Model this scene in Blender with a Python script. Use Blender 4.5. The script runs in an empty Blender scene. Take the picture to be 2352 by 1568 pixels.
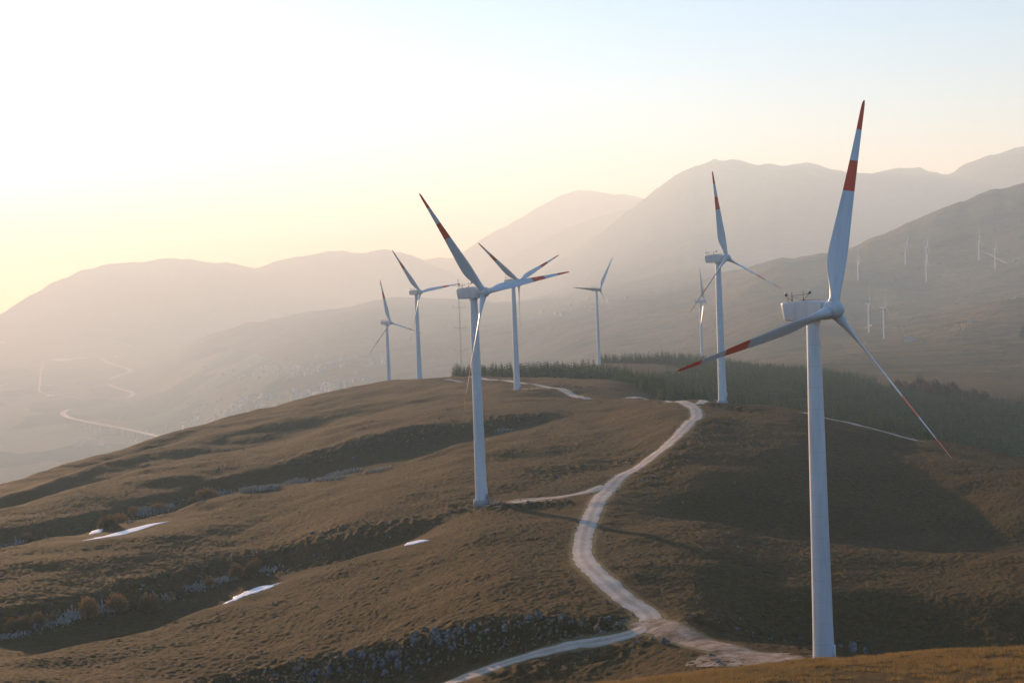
import bpy, math, random
import numpy as np
from mathutils import Vector, Matrix
R_ = math.radians
scene = bpy.context.scene
# ------------------------------------------------------------------ camera
PITCH, ROLL, FPX = -0.035, -0.0386, 3991.0 / 2560.0      # focal length in picture widths
cp, sp, cr, sr = math.cos(PITCH), math.sin(PITCH), math.cos(ROLL), math.sin(ROLL)
c_f = np.array([0, cp, sp]); _r = np.array([1.0, 0, 0]); _u = np.array([0, -sp, cp])
c_r = cr * _r + sr * _u
c_u = -sr * _r + cr * _u
cam_d = bpy.data.cameras.new('camera')
cam_d.sensor_width = 36; cam_d.lens = 36 * FPX; cam_d.clip_start = 1.0; cam_d.clip_end = 60000
cam = bpy.data.objects.new('camera', cam_d)
scene.collection.objects.link(cam)
cam.matrix_world = Matrix(((c_r[0], c_u[0], -c_f[0], 0), (c_r[1], c_u[1], -c_f[1], 0), (c_r[2], c_u[2], -c_f[2], 0), (0, 0, 0, 1)))
scene.camera = cam
# ------------------------------------------------------------------ light
SUN_AZ, SUN_EL = R_(-26), R_(8.0)          # azimuth measured from +Y towards +X
SUN_STR, SKY_STR, EXPOSURE = 5.0, 0.11, 1.18
HAZE_DENS, HAZE_ANISO = 1.55e-4, 0.24
world = bpy.data.worlds.new("World"); scene.world = world
world.use_nodes = True
nt = world.node_tree
bgn = nt.nodes['Background']
sky = nt.nodes.new('ShaderNodeTexSky')
sky.sky_type = 'NISHITA'; sky.sun_disc = False
sky.sun_elevation = SUN_EL; sky.sun_rotation = SUN_AZ
sky.altitude = 1100; sky.air_density = 1.0; sky.dust_density = 0.9; sky.ozone_density = 5.0
nt.links.new(sky.outputs['Color'], bgn.inputs['Color'])
bgn.inputs['Strength'].default_value = SKY_STR
sl = bpy.data.lights.new('sun', 'SUN'); sl.energy = SUN_STR; sl.angle = R_(0.5); sl.color = (1.0, 0.835, 0.59)
so = bpy.data.objects.new('sun', sl); scene.collection.objects.link(so)
sdir = Vector((math.sin(SUN_AZ) * math.cos(SUN_EL), math.cos(SUN_AZ) * math.cos(SUN_EL), math.sin(SUN_EL)))
so.rotation_euler = sdir.to_track_quat('Z', 'Y').to_euler(); so.location = (0, 0, 200)
scene.view_settings.view_transform = 'Standard'; scene.view_settings.look = 'None'
scene.view_settings.exposure = EXPOSURE; scene.view_settings.gamma = 1.0
scene.view_settings.use_curve_mapping = False
scene.cycles.volume_bounces = 1; scene.cycles.max_bounces = 4; scene.cycles.diffuse_bounces = 2
scene.cycles.glossy_bounces = 2; scene.cycles.use_denoising = True
rng = np.random.default_rng(7); random.seed(7)

# ------------------------------------------------------------------ helpers
coll = scene.collection
def ray(x, y):
    """direction through a point of the 2352 x 1568 survey sheet"""
    v = c_f * FPX + c_r * ((x - 1176.0) / 2352.0) - c_u * ((y - 784.0) / 2352.0)
    h = math.hypot(v[0], v[1])
    return math.atan2(v[0], v[1]), v[2] / h            # azimuth, slope
def tag(o, label=None, cat=None, group=None, kind=None):
    if label: o['label'] = label
    if cat: o['category'] = cat
    if group: o['group'] = group
    if kind: o['kind'] = kind
    return o
def mesh_np(name, V, F, mat=None, smooth=True, n=4):
    me = bpy.data.meshes.new(name)
    V = np.asarray(V, dtype=np.float32); F = np.asarray(F, dtype=np.int32)
    nf = len(F); k = F.shape[1]
    me.vertices.add(len(V)); me.vertices.foreach_set('co', V.ravel())
    me.loops.add(nf * k); me.loops.foreach_set('vertex_index', F.ravel())
    me.polygons.add(nf)
    me.polygons.foreach_set('loop_start', np.arange(0, nf * k, k, dtype=np.int32))
    me.polygons.foreach_set('loop_total', np.full(nf, k, dtype=np.int32))
    me.polygons.foreach_set('use_smooth', np.full(nf, smooth, dtype=bool))
    me.update(calc_edges=True); me.validate()
    if mat: me.materials.append(mat)
    return me
def link(name, me, parent=None):
    o = bpy.data.objects.new(name, me); coll.objects.link(o)
    if parent: o.parent = parent
    return o
def attr(me, name, arr):
    a = me.attributes.new(name, 'FLOAT', 'POINT'); a.data.foreach_set('value', np.asarray(arr, dtype=np.float32).ravel())
class MB:
    """collects shapes, built as ONE mesh object"""
    def __init__(s): s.v = []; s.f = []; s.m = []; s.mi = 0
    def add(s, vs, fs):
        b = len(s.v); s.v += [tuple(v) for v in vs]
        for f in fs: s.f.append(tuple(b + i for i in f)); s.m.append(s.mi)
    def box(s, c, d, M=None, taper=1.0):
        x, y, z = d[0] / 2, d[1] / 2, d[2] / 2
        vs = [Vector((sx * x * (taper if sz > 0 else 1), sy * y * (taper if sz > 0 else 1), sz * z)) for sz in (-1, 1) for sy in (-1, 1) for sx in (-1, 1)]
        vs = [(M @ v if M else v) + Vector(c) for v in vs]
        s.add(vs, [(0, 2, 3, 1), (4, 5, 7, 6), (0, 1, 5, 4), (2, 6, 7, 3), (0, 4, 6, 2), (1, 3, 7, 5)])
    def tube(s, p, q, r0, r1=None, n=8, cap=True):
        p = Vector(p); q = Vector(q); r1 = r0 if r1 is None else r1
        d = (q - p).normalized(); a = d.orthogonal().normalized(); b = d.cross(a)
        vs = []
        for c, r in ((p, r0), (q, r1)):
            for i in range(n):
                t = 2 * math.pi * i / n; vs.append(c + a * (r * math.cos(t)) + b * (r * math.sin(t)))
        fs = [(i, (i + 1) % n, n + (i + 1) % n, n + i) for i in range(n)]
        if cap: fs += [tuple(range(n - 1, -1, -1)), tuple(range(n, 2 * n))]
        s.add(vs, fs)
    def lathe(s, prof, n=24, axis='Z', cap=True):
        vs = []
        for (r, z) in prof:
            for i in range(n):
                t = 2 * math.pi * i / n
                vs.append((r * math.cos(t), r * math.sin(t), z) if axis == 'Z' else (z, r * math.cos(t), r * math.sin(t)))
        fs = []
        for k in range(len(prof) - 1):
            for i in range(n):
                j = (i + 1) % n; fs.append((k * n + i, k * n + j, (k + 1) * n + j, (k + 1) * n + i))
        if cap: fs += [tuple(range(n - 1, -1, -1)), tuple(range((len(prof) - 1) * n, len(prof) * n))]
        s.add(vs, fs)
    def mesh(s, name, mats, smooth=True):
        me = bpy.data.meshes.new(name); me.from_pydata(s.v, [], s.f)
        for m in (mats if isinstance(mats, (list, tuple)) else [mats]): me.materials.append(m)
        for p, mi in zip(me.polygons, s.m): p.use_smooth = smooth; p.material_index = mi
        me.update(); return me
# numpy noise ------------------------------------------------------------
def _hash(ix, iy, seed):
    h = (ix.astype(np.int64) * 374761393 + iy.astype(np.int64) * 668265263 + seed * 1442695041) & 0xffffffff
    h = ((h ^ (h >> 13)) * 1274126177) & 0xffffffff
    return ((h ^ (h >> 16)) & 0xffff).astype(np.float32) / 65535.0
def vnoise(x, y, seed=0):
    ix = np.floor(x); iy = np.floor(y); fx = (x - ix).astype(np.float32); fy = (y - iy).astype(np.float32)
    fx = fx * fx * (3 - 2 * fx); fy = fy * fy * (3 - 2 * fy)
    a = _hash(ix, iy, seed); b = _hash(ix + 1, iy, seed); c = _hash(ix, iy + 1, seed); d = _hash(ix + 1, iy + 1, seed)
    return (a + (b - a) * fx) * (1 - fy) + (c + (d - c) * fx) * fy - 0.5
def fbm(x, y, octs=4, seed=0, gain=0.5):
    s = 0; a = 1.0
    for o in range(octs):
        ca, sa = math.cos(o * 1.3), math.sin(o * 1.3)
        s = s + a * vnoise(x * ca - y * sa + 17.3 * o, x * sa + y * ca, seed + o); x = x * 2.03; y = y * 2.03; a *= gain
    return s
def ridged(x, y, octs=4, seed=0):
    s = 0; a = 1.0
    for o in range(octs):
        ca, sa = math.cos(o * 1.3), math.sin(o * 1.3)
        s = s + a * (0.5 - 2 * np.abs(vnoise(x * ca - y * sa, x * sa + y * ca, seed + o))); x = x * 2.1; y = y * 2.1; a *= 0.5
    return s
def pchip(x, y, q):
    x = np.asarray(x, float); y = np.asarray(y, float); h = np.diff(x); dl = np.diff(y) / h
    m = np.zeros_like(y)
    w1 = 2 * h[1:] + h[:-1]; w2 = h[1:] + 2 * h[:-1]
    same = dl[:-1] * dl[1:] > 0
    with np.errstate(divide='ignore', invalid='ignore'):
        mm = (w1 + w2) / (w1 / dl[:-1] + w2 / dl[1:])
    m[1:-1] = np.where(same, mm, 0); m[0] = dl[0]; m[-1] = dl[-1]
    q = np.clip(q, x[0], x[-1]); i = np.clip(np.searchsorted(x, q, side='right') - 1, 0, len(x) - 2)
    t = (q - x[i]) / h[i]; t2 = t * t; t3 = t2 * t
    return (2 * t3 - 3 * t2 + 1) * y[i] + (t3 - 2 * t2 + t) * h[i] * m[i] + (-2 * t3 + 3 * t2) * y[i + 1] + (t3 - t2) * h[i] * m[i + 1]

# ------------------------------------------------------------------ relief
# survey of the land: per column (sheet x) the profile going away from the camera as (distance, sheet y) or (distance, -height)
XC = [0, 300, 600, 900, 1176, 1400, 1600, 1800, 2100, 2352]
PC = {
 0: [(1,-2.5),(60,-20),(125,-37),(160,-43),(230,1585),(238,1565),(244,1555),(248,1547),(253,1538),(260,1528),(270,1508),(292,1465),(303,1405),(343,1300),(369,1262),(395,-64),(425,1256),(437,1215),(472,1170),(500,-65.5),(510,-66),(530,1145),(545,1132),(575,1118)],
 300: [(1,-2.5),(60,-20),(125,-36.5),(160,-43),(228,1585),(234,1572),(238,1562),(243,1550),(255,1520),(275,1463),(285,-62.5),(312,1395),(323,1340),(365,1240),(398,1200),(425,-62),(450,1185),(463,1150),(510,1085),(540,-60.5),(575,1072),(600,1045),(620,-61),(655,1025)],
 600: [(1,-2.5),(60,-19),(125,-36),(160,-43),(226,1580),(229,1568),(232,1562),(236,1543),(262,1450),(292,1358),(305,-57.5),(333,1318),(345,1265),(387,1180),(430,1122),(455,-57),(478,1112),(495,1070),(550,1022),(580,-56),(600,1015),(640,968),(665,-53.5),(730,940)],
 900: [(1,-2.5),(60,-18.5),(125,-34.5),(160,-42.5),(216,1585),(221,1568),(224,1545),(230,1480),(257,1380),(300,1262),(311,-50.6),(318,1256),(327,1210),(364,1140),(425,1073),(445,-52),(482,1060),(514,985),(570,950),(600,-47),(625,940),(650,920),(685,-47.5),(775,878.5)],
 1176: [(1,-2.5),(60,-18),(125,-33),(160,-42.5),(203,1580),(210,1535),(216,1500),(222,1440),(244,1350),(302,1200),(316,1172),(331,1147),(343,1133),(362,1100),(450,1000),(470,-44.6),(490,990),(510,955),(560,925),(580,-42.3),(600,915),(640,896),(680,880),(730,868)],
 1400: [(1,-2.5),(60,-17.5),(125,-31.7),(157,-42),(194,1580),(208,1500),(213,1470),(218,1440),(230,1380),(284,1225),(300,1190),(318,1155),(347,1110),(385,1060),(440,1000),(470,975),(500,950),(525,932),(548,920),(570,-42.8),(592,912),(640,890),(665,882),(695,874)],
 1600: [(1,-2.5),(60,-17),(125,1553),(152,-41),(192,1530),(205,1470),(214,1425),(222,1400),(258,1280),(290,1198),(303,-46.6),(320,1188),(336,1120),(366,1050),(400,1000),(425,970),(445,952),(460,940),(488,921),(520,-43),(560,-48),(600,-51),(640,-53),(690,-54.5)],
 1800: [(1,-2.5),(60,-17),(125,1530),(150,-40),(190,1527),(203,1475),(214,-51.3),(228,1470),(246,1345),(283,1238),(300,-51),(318,1228),(343,1130),(371,1060),(405,1000),(425,972),(440,955),(450,945),(463,937),(500,-46.5),(545,-54),(600,-58),(650,-59),(700,-59.5)],
 2100: [(1,-2.5),(60,-17),(125,1509),(150,-40),(187,-47.2),(203,-51),(214,-54),(226,1503),(247.5,1350),(278,1262),(292,-53),(325,1232),(342,1190),(375,1095),(391,1060),(405,1040),(415,1025),(424,1012),(435,1001),(465,-54),(500,-61),(560,-66),(620,-68),(690,-70)],
 2352: [(1,-2.5),(60,-17),(125,1497),(150,-41),(187,-48),(203,-52.5),(214,-54.3),(226,1488),(247,1345),(270,1278),(288,1268),(310,-52.4),(332,1176),(355,1119),(372,1091),(382,1080),(390,1073),(398,1066),(408,1054),(435,-57),(480,-70),(540,-78),(610,-81),(690,-84)]}
ROWS = [[(x, PC[x][k][0], PC[x][k][1]) for x in XC] for k in range(24)]
ROWS += [
 [(0,640,-80),(300,720,-75),(600,790,-63),(900,860,-50.2),(1176,800,-47.5),(1400,800,-52),(1600,800,-56.5),(1800,800,-61.5),(2100,800,-72),(2352,800,-86)],
 [(0,850,-160),(300,900,-130),(600,920,-95),(893,948,-55.9),(1000,930,-58),(1176,900,-52.5),(1400,960,-55),(1600,980,-60.5),(1750,1000,-63),(1900,1000,-66.5),(2100,970,-73.5),(2352,960,-85)],
 [(0,1150,-260),(300,1180,-220),(600,1180,-170),(900,1150,-90),(1176,1120,-67),(1375,1086,837),(1500,1100,836),(1600,1150,-62.5),(1800,1150,-71),(2100,1100,-78),(2352,1100,-82)],
 [(0,1500,-340),(300,1500,-300),(600,1500,-240),(900,1450,-140),(1176,1350,-105),(1400,1300,-80),(1600,1320,-71),(1800,1300,-77),(2100,1250,-82),(2352,1250,-84)],
 [(0,2500,-440),(300,2500,-430),(600,2300,-330),(900,2200,-230),(1176,2000,-165),(1400,1800,-130),(1600,1700,-110),(1800,1500,840),(2100,1500,830),(2352,1500,820)],
 [(0,4300,-480),(300,4300,-480),(450,4200,-420),(600,4300,938),(900,3800,885),(1176,3300,870),(1400,2700,838),(1600,2300,835),(1800,2100,805),(2100,2000,797),(2352,2000,780)],
 [(0,5200,-480),(300,5200,-475),(450,5000,-420),(600,4900,895),(900,4500,835),(1176,4000,820),(1400,3300,795),(1600,2800,795),(1800,2550,762),(2031,2480,778),(2100,2450,768),(2352,2400,730)],
 [(0,6500,-465),(300,6500,-460),(450,5800,-390),(600,5500,850),(900,5200,775),(1176,4700,765),(1400,4000,745),(1600,3500,740),(1800,2950,710),(1996,2680,765),(2100,2850,728),(2352,2900,680)],
 [(0,7600,-440),(300,7600,-435),(450,6500,-350),(600,6200,795),(900,5900,725),(1176,5500,720),(1400,4800,700),(1600,4200,690),(1800,3600,665),(1971,3600,650),(2100,3500,645),(2286,3570,619),(2352,3600,598)],
 [(0,8600,-400),(300,8600,-395),(400,7600,818),(430,7500,799),(480,7200,772),(560,7000,752),(640,6900,745),(720,6900,722),(800,6900,717),(860,6800,700),(900,6700,692),(950,6600,690),(1050,6500,690),(1176,6300,697),(1280,6000,690),(1400,5600,668),(1500,5200,665),(1600,5000,650),(1700,4800,632),(1800,4700,600),(1950,4700,570),(2050,4700,535),(2150,4700,500),(2250,4700,470),(2352,4700,443),(2500,4700,400),(2700,4700,370)],
 [(0,9400,-350),(300,9400,-350),(450,8600,-350),(600,8100,-320),(900,7900,-200),(1176,7300,-120),(1400,6300,640),(1600,5600,625),(1800,5600,-40),(2100,5600,-1),(2352,5600,('z',60))],
 [(0,10100,-270),(300,10100,-270),(600,9900,-200),(900,9400,-130),(1176,8200,-60),(1290,7800,640),(1400,7400,600),(1600,7000,510),(1700,6900,495),(1830,6900,478),(1900,6900,500),(1990,6900,560),(2100,7000,('z',180)),(2352,6800,('z',300))],
 [(-400,10500,870),(-150,10800,800),(0,11000,725),(60,11000,690),(120,11000,660),(190,11000,628),(240,11000,612),(290,11000,607),(320,11000,612),(350,11000,611),(385,11000,606),(432,11000,599),(480,11000,605),(540,11000,608),(585,11000,617),(620,11000,606),(680,11000,595),(760,10900,590),(830,10800,592),(880,10700,585),(920,10600,592),(980,10400,618),(1040,10200,637),(1090,9900,652),(1140,9600,668),(1200,9300,652),(1290,9000,600),(1350,9000,563),(1400,8800,530),(1480,8600,465),(1540,8500,425),(1600,8500,392),(1640,8500,381),(1690,8500,385),(1740,8500,397),(1790,8500,393),(1850,8500,384),(1900,8500,400),(1950,8500,408),(2010,8500,412),(2060,8500,406),(2120,8500,412),(2180,8300,418),(2230,8100,395),(2290,8000,370),(2352,8000,350),(2500,8000,300),(2700,8000,290)],
 [(0,11600,-150),(900,11300,-60),(1176,9900,-50),(1400,9500,('z',150)),(1800,9500,('z',300)),(2352,9300,('z',300))],
 [(0,11900,-200),(900,11700,-50),(1040,11000,-10),(1110,10700,640),(1150,10600,612),(1220,10500,578),(1290,10500,543),(1350,10500,518),(1400,10500,497),(1480,10500,466),(1540,10500,440),(1600,10500,('z',500)),(1800,10500,('z',300)),(2352,10500,('z',300))],
 [(0,12150,-220),(900,12050,-100),(1176,11400,('z',200)),(1400,11400,('z',350)),(2352,11300,('z',300))],
 [(0,12600,-150),(800,12600,('z',60)),(930,12500,618),(980,12500,606),(1010,12500,602),(1050,12500,604),(1080,12500,585),(1110,12500,560),(1180,12500,520),(1230,12500,490),(1290,12500,455),(1330,12500,440),(1380,12500,446),(1440,12500,449),(1500,12500,462),(1560,12500,475),(1700,12500,('z',500)),(2352,12500,('z',500))],
 [(0,14500,-300),(900,14500,-200),(1400,14500,('z',0)),(2352,14500,('z',0))],
]
AZC = np.linspace(-0.40, 0.40, 801)
def build_rows():
    D = []; Z = []
    for k, row in enumerate(ROWS):
        A = []; dd = []; zz = []
        for (x, d, w) in row:
            if d > 4700: d = 4700 + (min(d, 8500) - 4700) * 2.1 + max(d - 8500, 0) * 1.05
            if isinstance(w, tuple): z = w[1]
            elif w > 0: z = d * ray(x, w)[1]
            else: z = w
            yy = 655.6 - 0.0386 * (x - 1176) - z / d * 3667 if not (not isinstance(w, tuple) and w > 0) else w
            A.append(ray(x, min(yy, 1800))[0]); dd.append(d); zz.append(z)
        dq = pchip(A, dd, AZC); zq = pchip(A, zz, AZC) if k < 33 else np.interp(AZC, A, zz) + (16 if k == 36 else 8) * fbm(AZC * 90, AZC * 0 + k, 5, k, .6)
        sg = 9 if k < 28 else (6 if k < 33 else 1)
        kk = np.arange(-3 * sg, 3 * sg + 1); g = np.exp(-0.5 * (kk / sg) ** 2); g /= g.sum()
        f = lambda a: np.convolve(np.pad(a, 3 * sg, mode='edge'), g, 'valid')
        D.append(f(dq)); Z.append(f(zq))
    return np.array(D), np.array(Z)
RD, RZ = build_rows()
for k in range(1, len(RD)): RD[k] = np.maximum(RD[k], RD[k - 1] * 1.004)
NEAR_END = 26
LD = np.linspace(math.log(1.2), math.log(1400.0), 3000)
GRID = np.stack([pchip(RD[:, i], RZ[:, i], np.exp(LD)) for i in range(len(AZC))])     # smooth height, azimuth x log distance
def zs(X, Y):
    """smooth ground height"""
    X = np.asarray(X, float); Y = np.asarray(Y, float)
    az = np.clip((np.arctan2(X, Y) + 0.40) / 0.001, 0, len(AZC) - 1.001)
    l = np.clip((np.log(np.hypot(X, Y) + 1e-6) - LD[0]) / (LD[1] - LD[0]), 0, len(LD) - 1.001)
    i = az.astype(int); j = l.astype(int); u = az - i; v = l - j
    return (GRID[i, j] * (1 - u) + GRID[i + 1, j] * u) * (1 - v) + (GRID[i, j + 1] * (1 - u) + GRID[i + 1, j + 1] * u) * v
def fnoise(X, Y, D, Z):
    a = np.clip((D - 1300) / 2500, 0, 1)
    steep = np.clip((Z + 420) / 250, 0.05, 1)
    n = a * steep * (ridged(X / 900, Y / 900, 5, 3) * 20 + ridged(X / 260, Y / 260, 3, 8) * 5)
    east = np.clip((X - 100) / 500, 0, 1) * np.clip((D - 1500) / 700, 0, 1) * np.clip((5200 - D) / 900, 0, 1)
    n = n + east * ridged(X / 520 + 3.3, Y / 980, 3, 29) * 34
    mt = 1.35 * np.clip((D - 8600) / 2000, 0, 1)
    return n + mt * steep * (ridged(X / 1200 + 5 + .3 * fbm(X / 900, Y / 900, 2, 4), Y / 3200, 6, 13) * 46 + ridged(X / 210, Y / 330, 4, 17) * 13)
def zfar(X, Y):
    az = min(max((math.atan2(X, Y) + 0.40) / 0.001, 0), len(AZC) - 1.001); i = int(az); u = az - i
    d = math.hypot(X, Y)
    a = pchip(RD[:, i], RZ[:, i], np.array([d]))[0]; b = pchip(RD[:, i + 1], RZ[:, i + 1], np.array([d]))[0]
    z = a * (1 - u) + b * u
    return z + (float(fnoise(np.array([X]), np.array([Y]), np.array([d]), np.array([z]))[0]) if d > 1300 else 0)
def hit(x, y, lift=0.0, d0=100.0):
    """where the sight line through sheet point (x, y) meets the ground"""
    az, sl_ = ray(x, y); i = min(max((az + 0.40) / 0.001, 0), len(AZC) - 1.001); u = i - int(i); i = int(i)
    d = np.exp(np.linspace(math.log(d0), math.log(24000), 16000))
    z = pchip(RD[:, i], RZ[:, i], d) * (1 - u) + pchip(RD[:, i + 1], RZ[:, i + 1], d) * u + lift
    below = np.nonzero(d * sl_ < z)[0]
    if len(below) == 0: return None
    dd = d[below[0]]
    return Vector((math.sin(az) * dd, math.cos(az) * dd, z[below[0]]))
def hit_exact(x, y, dref):
    az, sl_ = ray(x, y); best = None; prev = None
    for d in np.linspace(dref * .8, dref * 1.25, 260):
        X, Y = math.sin(az) * d, math.cos(az) * d; e = d * sl_ - zfar(X, Y)
        if prev is not None and prev * e <= 0 and (best is None or abs(d - dref) < abs(best[3] - dref)): best = (X, Y, d * sl_, d)
        prev = e
    if best is None: X, Y = math.sin(az) * dref, math.cos(az) * dref; best = (X, Y, zfar(X, Y), dref)
    return Vector(best[:3])
def path_hits(pts, lift=0.0, d0=100.0):
    P = [hit(x, y, lift, d0) for x, y in pts]
    return [p for p in P if p is not None]
def resample(P, step, smooth=2):
    P = np.array([tuple(p)[:2] for p in P], float)
    for _ in range(smooth):      # Chaikin
        Q = [P[0]]
        for a, b in zip(P[:-1], P[1:]): Q += [a * .75 + b * .25, a * .25 + b * .75]
        Q.append(P[-1]); P = np.array(Q)
    L = np.concatenate([[0], np.cumsum(np.hypot(*np.diff(P, axis=0).T))])
    n = max(2, int(L[-1] / step) + 1); t = np.linspace(0, L[-1], n)
    return np.stack([np.interp(t, L, P[:, 0]), np.interp(t, L, P[:, 1])], 1)

# roads on the near hill ---------------------------------------------------
ROADS = [
 ([(940,1600),(1040,1568),(1120,1545),(1200,1520),(1330,1487),(1410,1470),(1465,1452),(1490,1436),(1497,1420),(1480,1404),(1440,1380),(1390,1342),(1345,1302),(1334,1270),(1343,1225),(1360,1180),(1383,1132),(1420,1095),(1480,1060),(1530,1025),(1578,985),(1600,957),(1600,942),(1578,929),(1540,920),(1495,914),(1440,913)], 3.3),
 ([(1390,1112),(1345,1126),(1290,1137),(1230,1143),(1175,1150)], 2.9),
 ([(1480,1428),(1530,1444),(1590,1466),(1650,1487),(1730,1506),(1800,1520)], 4.6),
 ([(1585,931),(1625,926),(1655,921)], 3.0),
 ([(1352,915),(1300,900),(1240,884),(1190,877),(1120,869),(1080,867)], 3.4),
 ([(1850,946),(1890,955),(1960,971),(2050,995),(2110,1009)], 2.0),
 ([(1062,875),(1045,873),(1022,873)], 2.6),
]
RP = [(resample(path_hits(p), 0.7), w) for p, w in ROADS]
GX0, GX1, GY0, GY1 = -140, 260, 100, 1000
gx, gy = np.meshgrid(np.arange(GX0, GX1 + 1), np.arange(GY0, GY1 + 1), indexing='ij')
def distmap(P):
    d = np.full(gx.shape, 1e9, np.float32)
    x0, x1 = P[:, 0].min() - 30, P[:, 0].max() + 30; y0, y1 = P[:, 1].min() - 30, P[:, 1].max() + 30
    m = (gx > x0) & (gx < x1) & (gy > y0) & (gy < y1)
    a = gx[m][:, None] - P[None, ::3, 0]; b = gy[m][:, None] - P[None, ::3, 1]
    d[m] = np.sqrt((a * a + b * b).min(1)); return d
DROAD = np.minimum.reduce([distmap(P) - w / 2 for P, w in RP])
SNOWP = [[(195,1244),(240,1234),(300,1220),(390,1196)], [(515,1388),(560,1372),(610,1354),(682,1329)], [(930,1256),(960,1251),(986,1246)], [(206,1221),(236,1216)]]
DSNOW = np.minimum.reduce([distmap(resample(path_hits(p), 1.0)) - 5.0 for p in SNOWP])
def samp(M, X, Y):
    i = np.clip(X - GX0, 0, M.shape[0] - 1.001); j = np.clip(Y - GY0, 0, M.shape[1] - 1.001)
    a = i.astype(int); b = j.astype(int); u = i - a; v = j - b
    return (M[a, b] * (1 - u) + M[a + 1, b] * u) * (1 - v) + (M[a, b + 1] * (1 - u) + M[a + 1, b + 1] * u) * v
TURB = [  # x, y, z, yaw, rotor angle, hub height, bands, rig
 ('A', 35.75, 189.1, -46.58, -0.956, 0.306, 42.06),
 ('B', -7.73, 336.0, -44.79, -0.794, -0.663, 43.35),
 ('T1', -73.73, 944.7, -55.80, -0.760, -0.213, 36.47),
 ('T2', -45.80, 778.1, -44.73, -0.815, -0.652, 42.99),
 ('T4', 1.36, 640.9, -42.17, -0.798, -0.927, 43.38),
 ('T5', 58.61, 1083.5, -55.88, -0.833, -1.497, 50.71),
 ('T6', 148.64, 1251.2, -61.22, -0.402, -0.207, 43.00),
 ('T7', 62.45, 477.9, -36.79, -0.801, -0.134, 42.29)]
# masks of broken stony ground
ROCKY = [([(523,1566),(675,1540),(800,1524),(942,1490),(1057,1470),(1250,1455),(1400,1455)], 5.5, 1.0),
 ([(700,1058),(800,1032),(900,1010),(1000,990),(1080,975),(1180,960)], 9, .55),
 ([(0,1440),(250,1375),(450,1310),(700,1245),(860,1212),(960,1195)], 7, .45),
 ([(0,1252),(200,1205),(330,1178),(500,1130),(650,1112),(860,1080)], 3.5, .5),
 ([(0,1468),(200,1412),(350,1388),(450,1362),(620,1315),(800,1278)], 3.0, .6),
 ([(1060,1158),(1120,1165),(1200,1160),(1280,1155)], 3.5, .7),
 ([(1630,930),(1690,936),(1740,943)], 3.5, .8),
 ([(1560,1424),(1640,1432),(1760,1455),(1850,1475)], 4, .5),
 ([(1480,1040),(1330,1075),(1250,1090)], 7, .35), ([(1260,886),(1330,890),(1400,893)], 7, .5),
 ([(1640,960),(1600,1000),(1540,1060),(1480,1110)], 6, .3), ([(1950,960),(2010,975),(2060,985)], 5, .8),
 ([(1530,1448),(1600,1440),(1400,1500),(1300,1530),(1200,1555)], 4, .5)]
RK = np.zeros(gx.shape, np.float32)
ROCKP = []
for p, w, a in ROCKY:
    P = resample(path_hits(p), 1.0); ROCKP.append((P, w, a))
    dm = distmap(P); RK = np.maximum(RK, a * np.exp(-(dm / w) ** 2))
LAWN = []
def relief(X, Y, fine=True):
    """ground with its bumps"""
    d = np.hypot(X, Y); z = zs(X, Y)
    dr = samp(DROAD, X, Y); calm = np.clip((dr - 0.2) / 2.5, 0, 1)
    calm = calm * np.clip(samp(DSNOW, X, Y) / 5.0, .08, 1)
    for t in TURB:
        calm = calm * np.clip((np.hypot(X - t[1], Y - t[2]) - 2.6) / 3.0, 0, 1)
    far = np.clip((1400 - d) / 400, 0, 1)
    n = fbm(X / 21, Y / 21, 3, 5) * 1.2 * np.clip(d / 150, 0, 1)
    rk = samp(RK, X, Y)
    n = n + calm * (fbm(X / 7.5, Y / 7.5, 2, 11) * 0.18 + ridged(X / 11, Y / 11, 2, 21) * 0.06)
    if fine:
        n = n + calm * (vnoise(X / 1.25, Y / 1.25, 31) * 0.07 + vnoise(X / 0.6, Y / 0.6, 33) * 0.17 + vnoise(X / 0.33, Y / 0.33, 35) * 0.09)
        n = n + calm * rk * (ridged(X / 2.3, Y / 2.3, 3, 41) * 1.5)
        tuft = np.clip(vnoise(X / 1.5 + 50, Y / 1.5, 61) - .22, 0, 1) * .38 * np.clip(fbm(X / 25, Y / 25, 2, 63) * 2 + .8, 0, 1)
        n = n + calm * tuft
    # the crests seen against the sky and the camera's own hill stay true
    return z + n * far * np.clip(d / 60, 0, 1) * np.where(d < 140, .8, 1)
# ------------------------------------------------------------------ materials
def new_mat(name, base=(.5, .5, .5), rough=.8, spec=.2):
    m = bpy.data.materials.new(name); m.use_nodes = True
    b = m.node_tree.nodes['Principled BSDF']
    b.inputs['Base Color'].default_value = (*base, 1); b.inputs['Roughness'].default_value = rough
    b.inputs['Specular IOR Level'].default_value = spec
    return m, m.node_tree, b
def N(nt, t, **kw):
    n = nt.nodes.new(t)
    for k, v in kw.items(): setattr(n, k, v)
    return n
def ramp(nt, fac, stops):
    r = N(nt, 'ShaderNodeValToRGB'); e = r.color_ramp.elements
    while len(e) < len(stops): e.new(0.5)
    for i, (p, c) in enumerate(stops): e[i].position = p; e[i].color = (*c, 1) if len(c) == 3 else c
    nt.links.new(fac, r.inputs['Fac']); return r.outputs['Color']
def noise(nt, vec, scale, detail=4, rough=.55, dist=0):
    n = N(nt, 'ShaderNodeTexNoise'); n.inputs['Scale'].default_value = scale; n.inputs['Detail'].default_value = detail
    n.inputs['Roughness'].default_value = rough; n.inputs['Distortion'].default_value = dist
    nt.links.new(vec, n.inputs['Vector']); return n.outputs['Fac']
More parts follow.
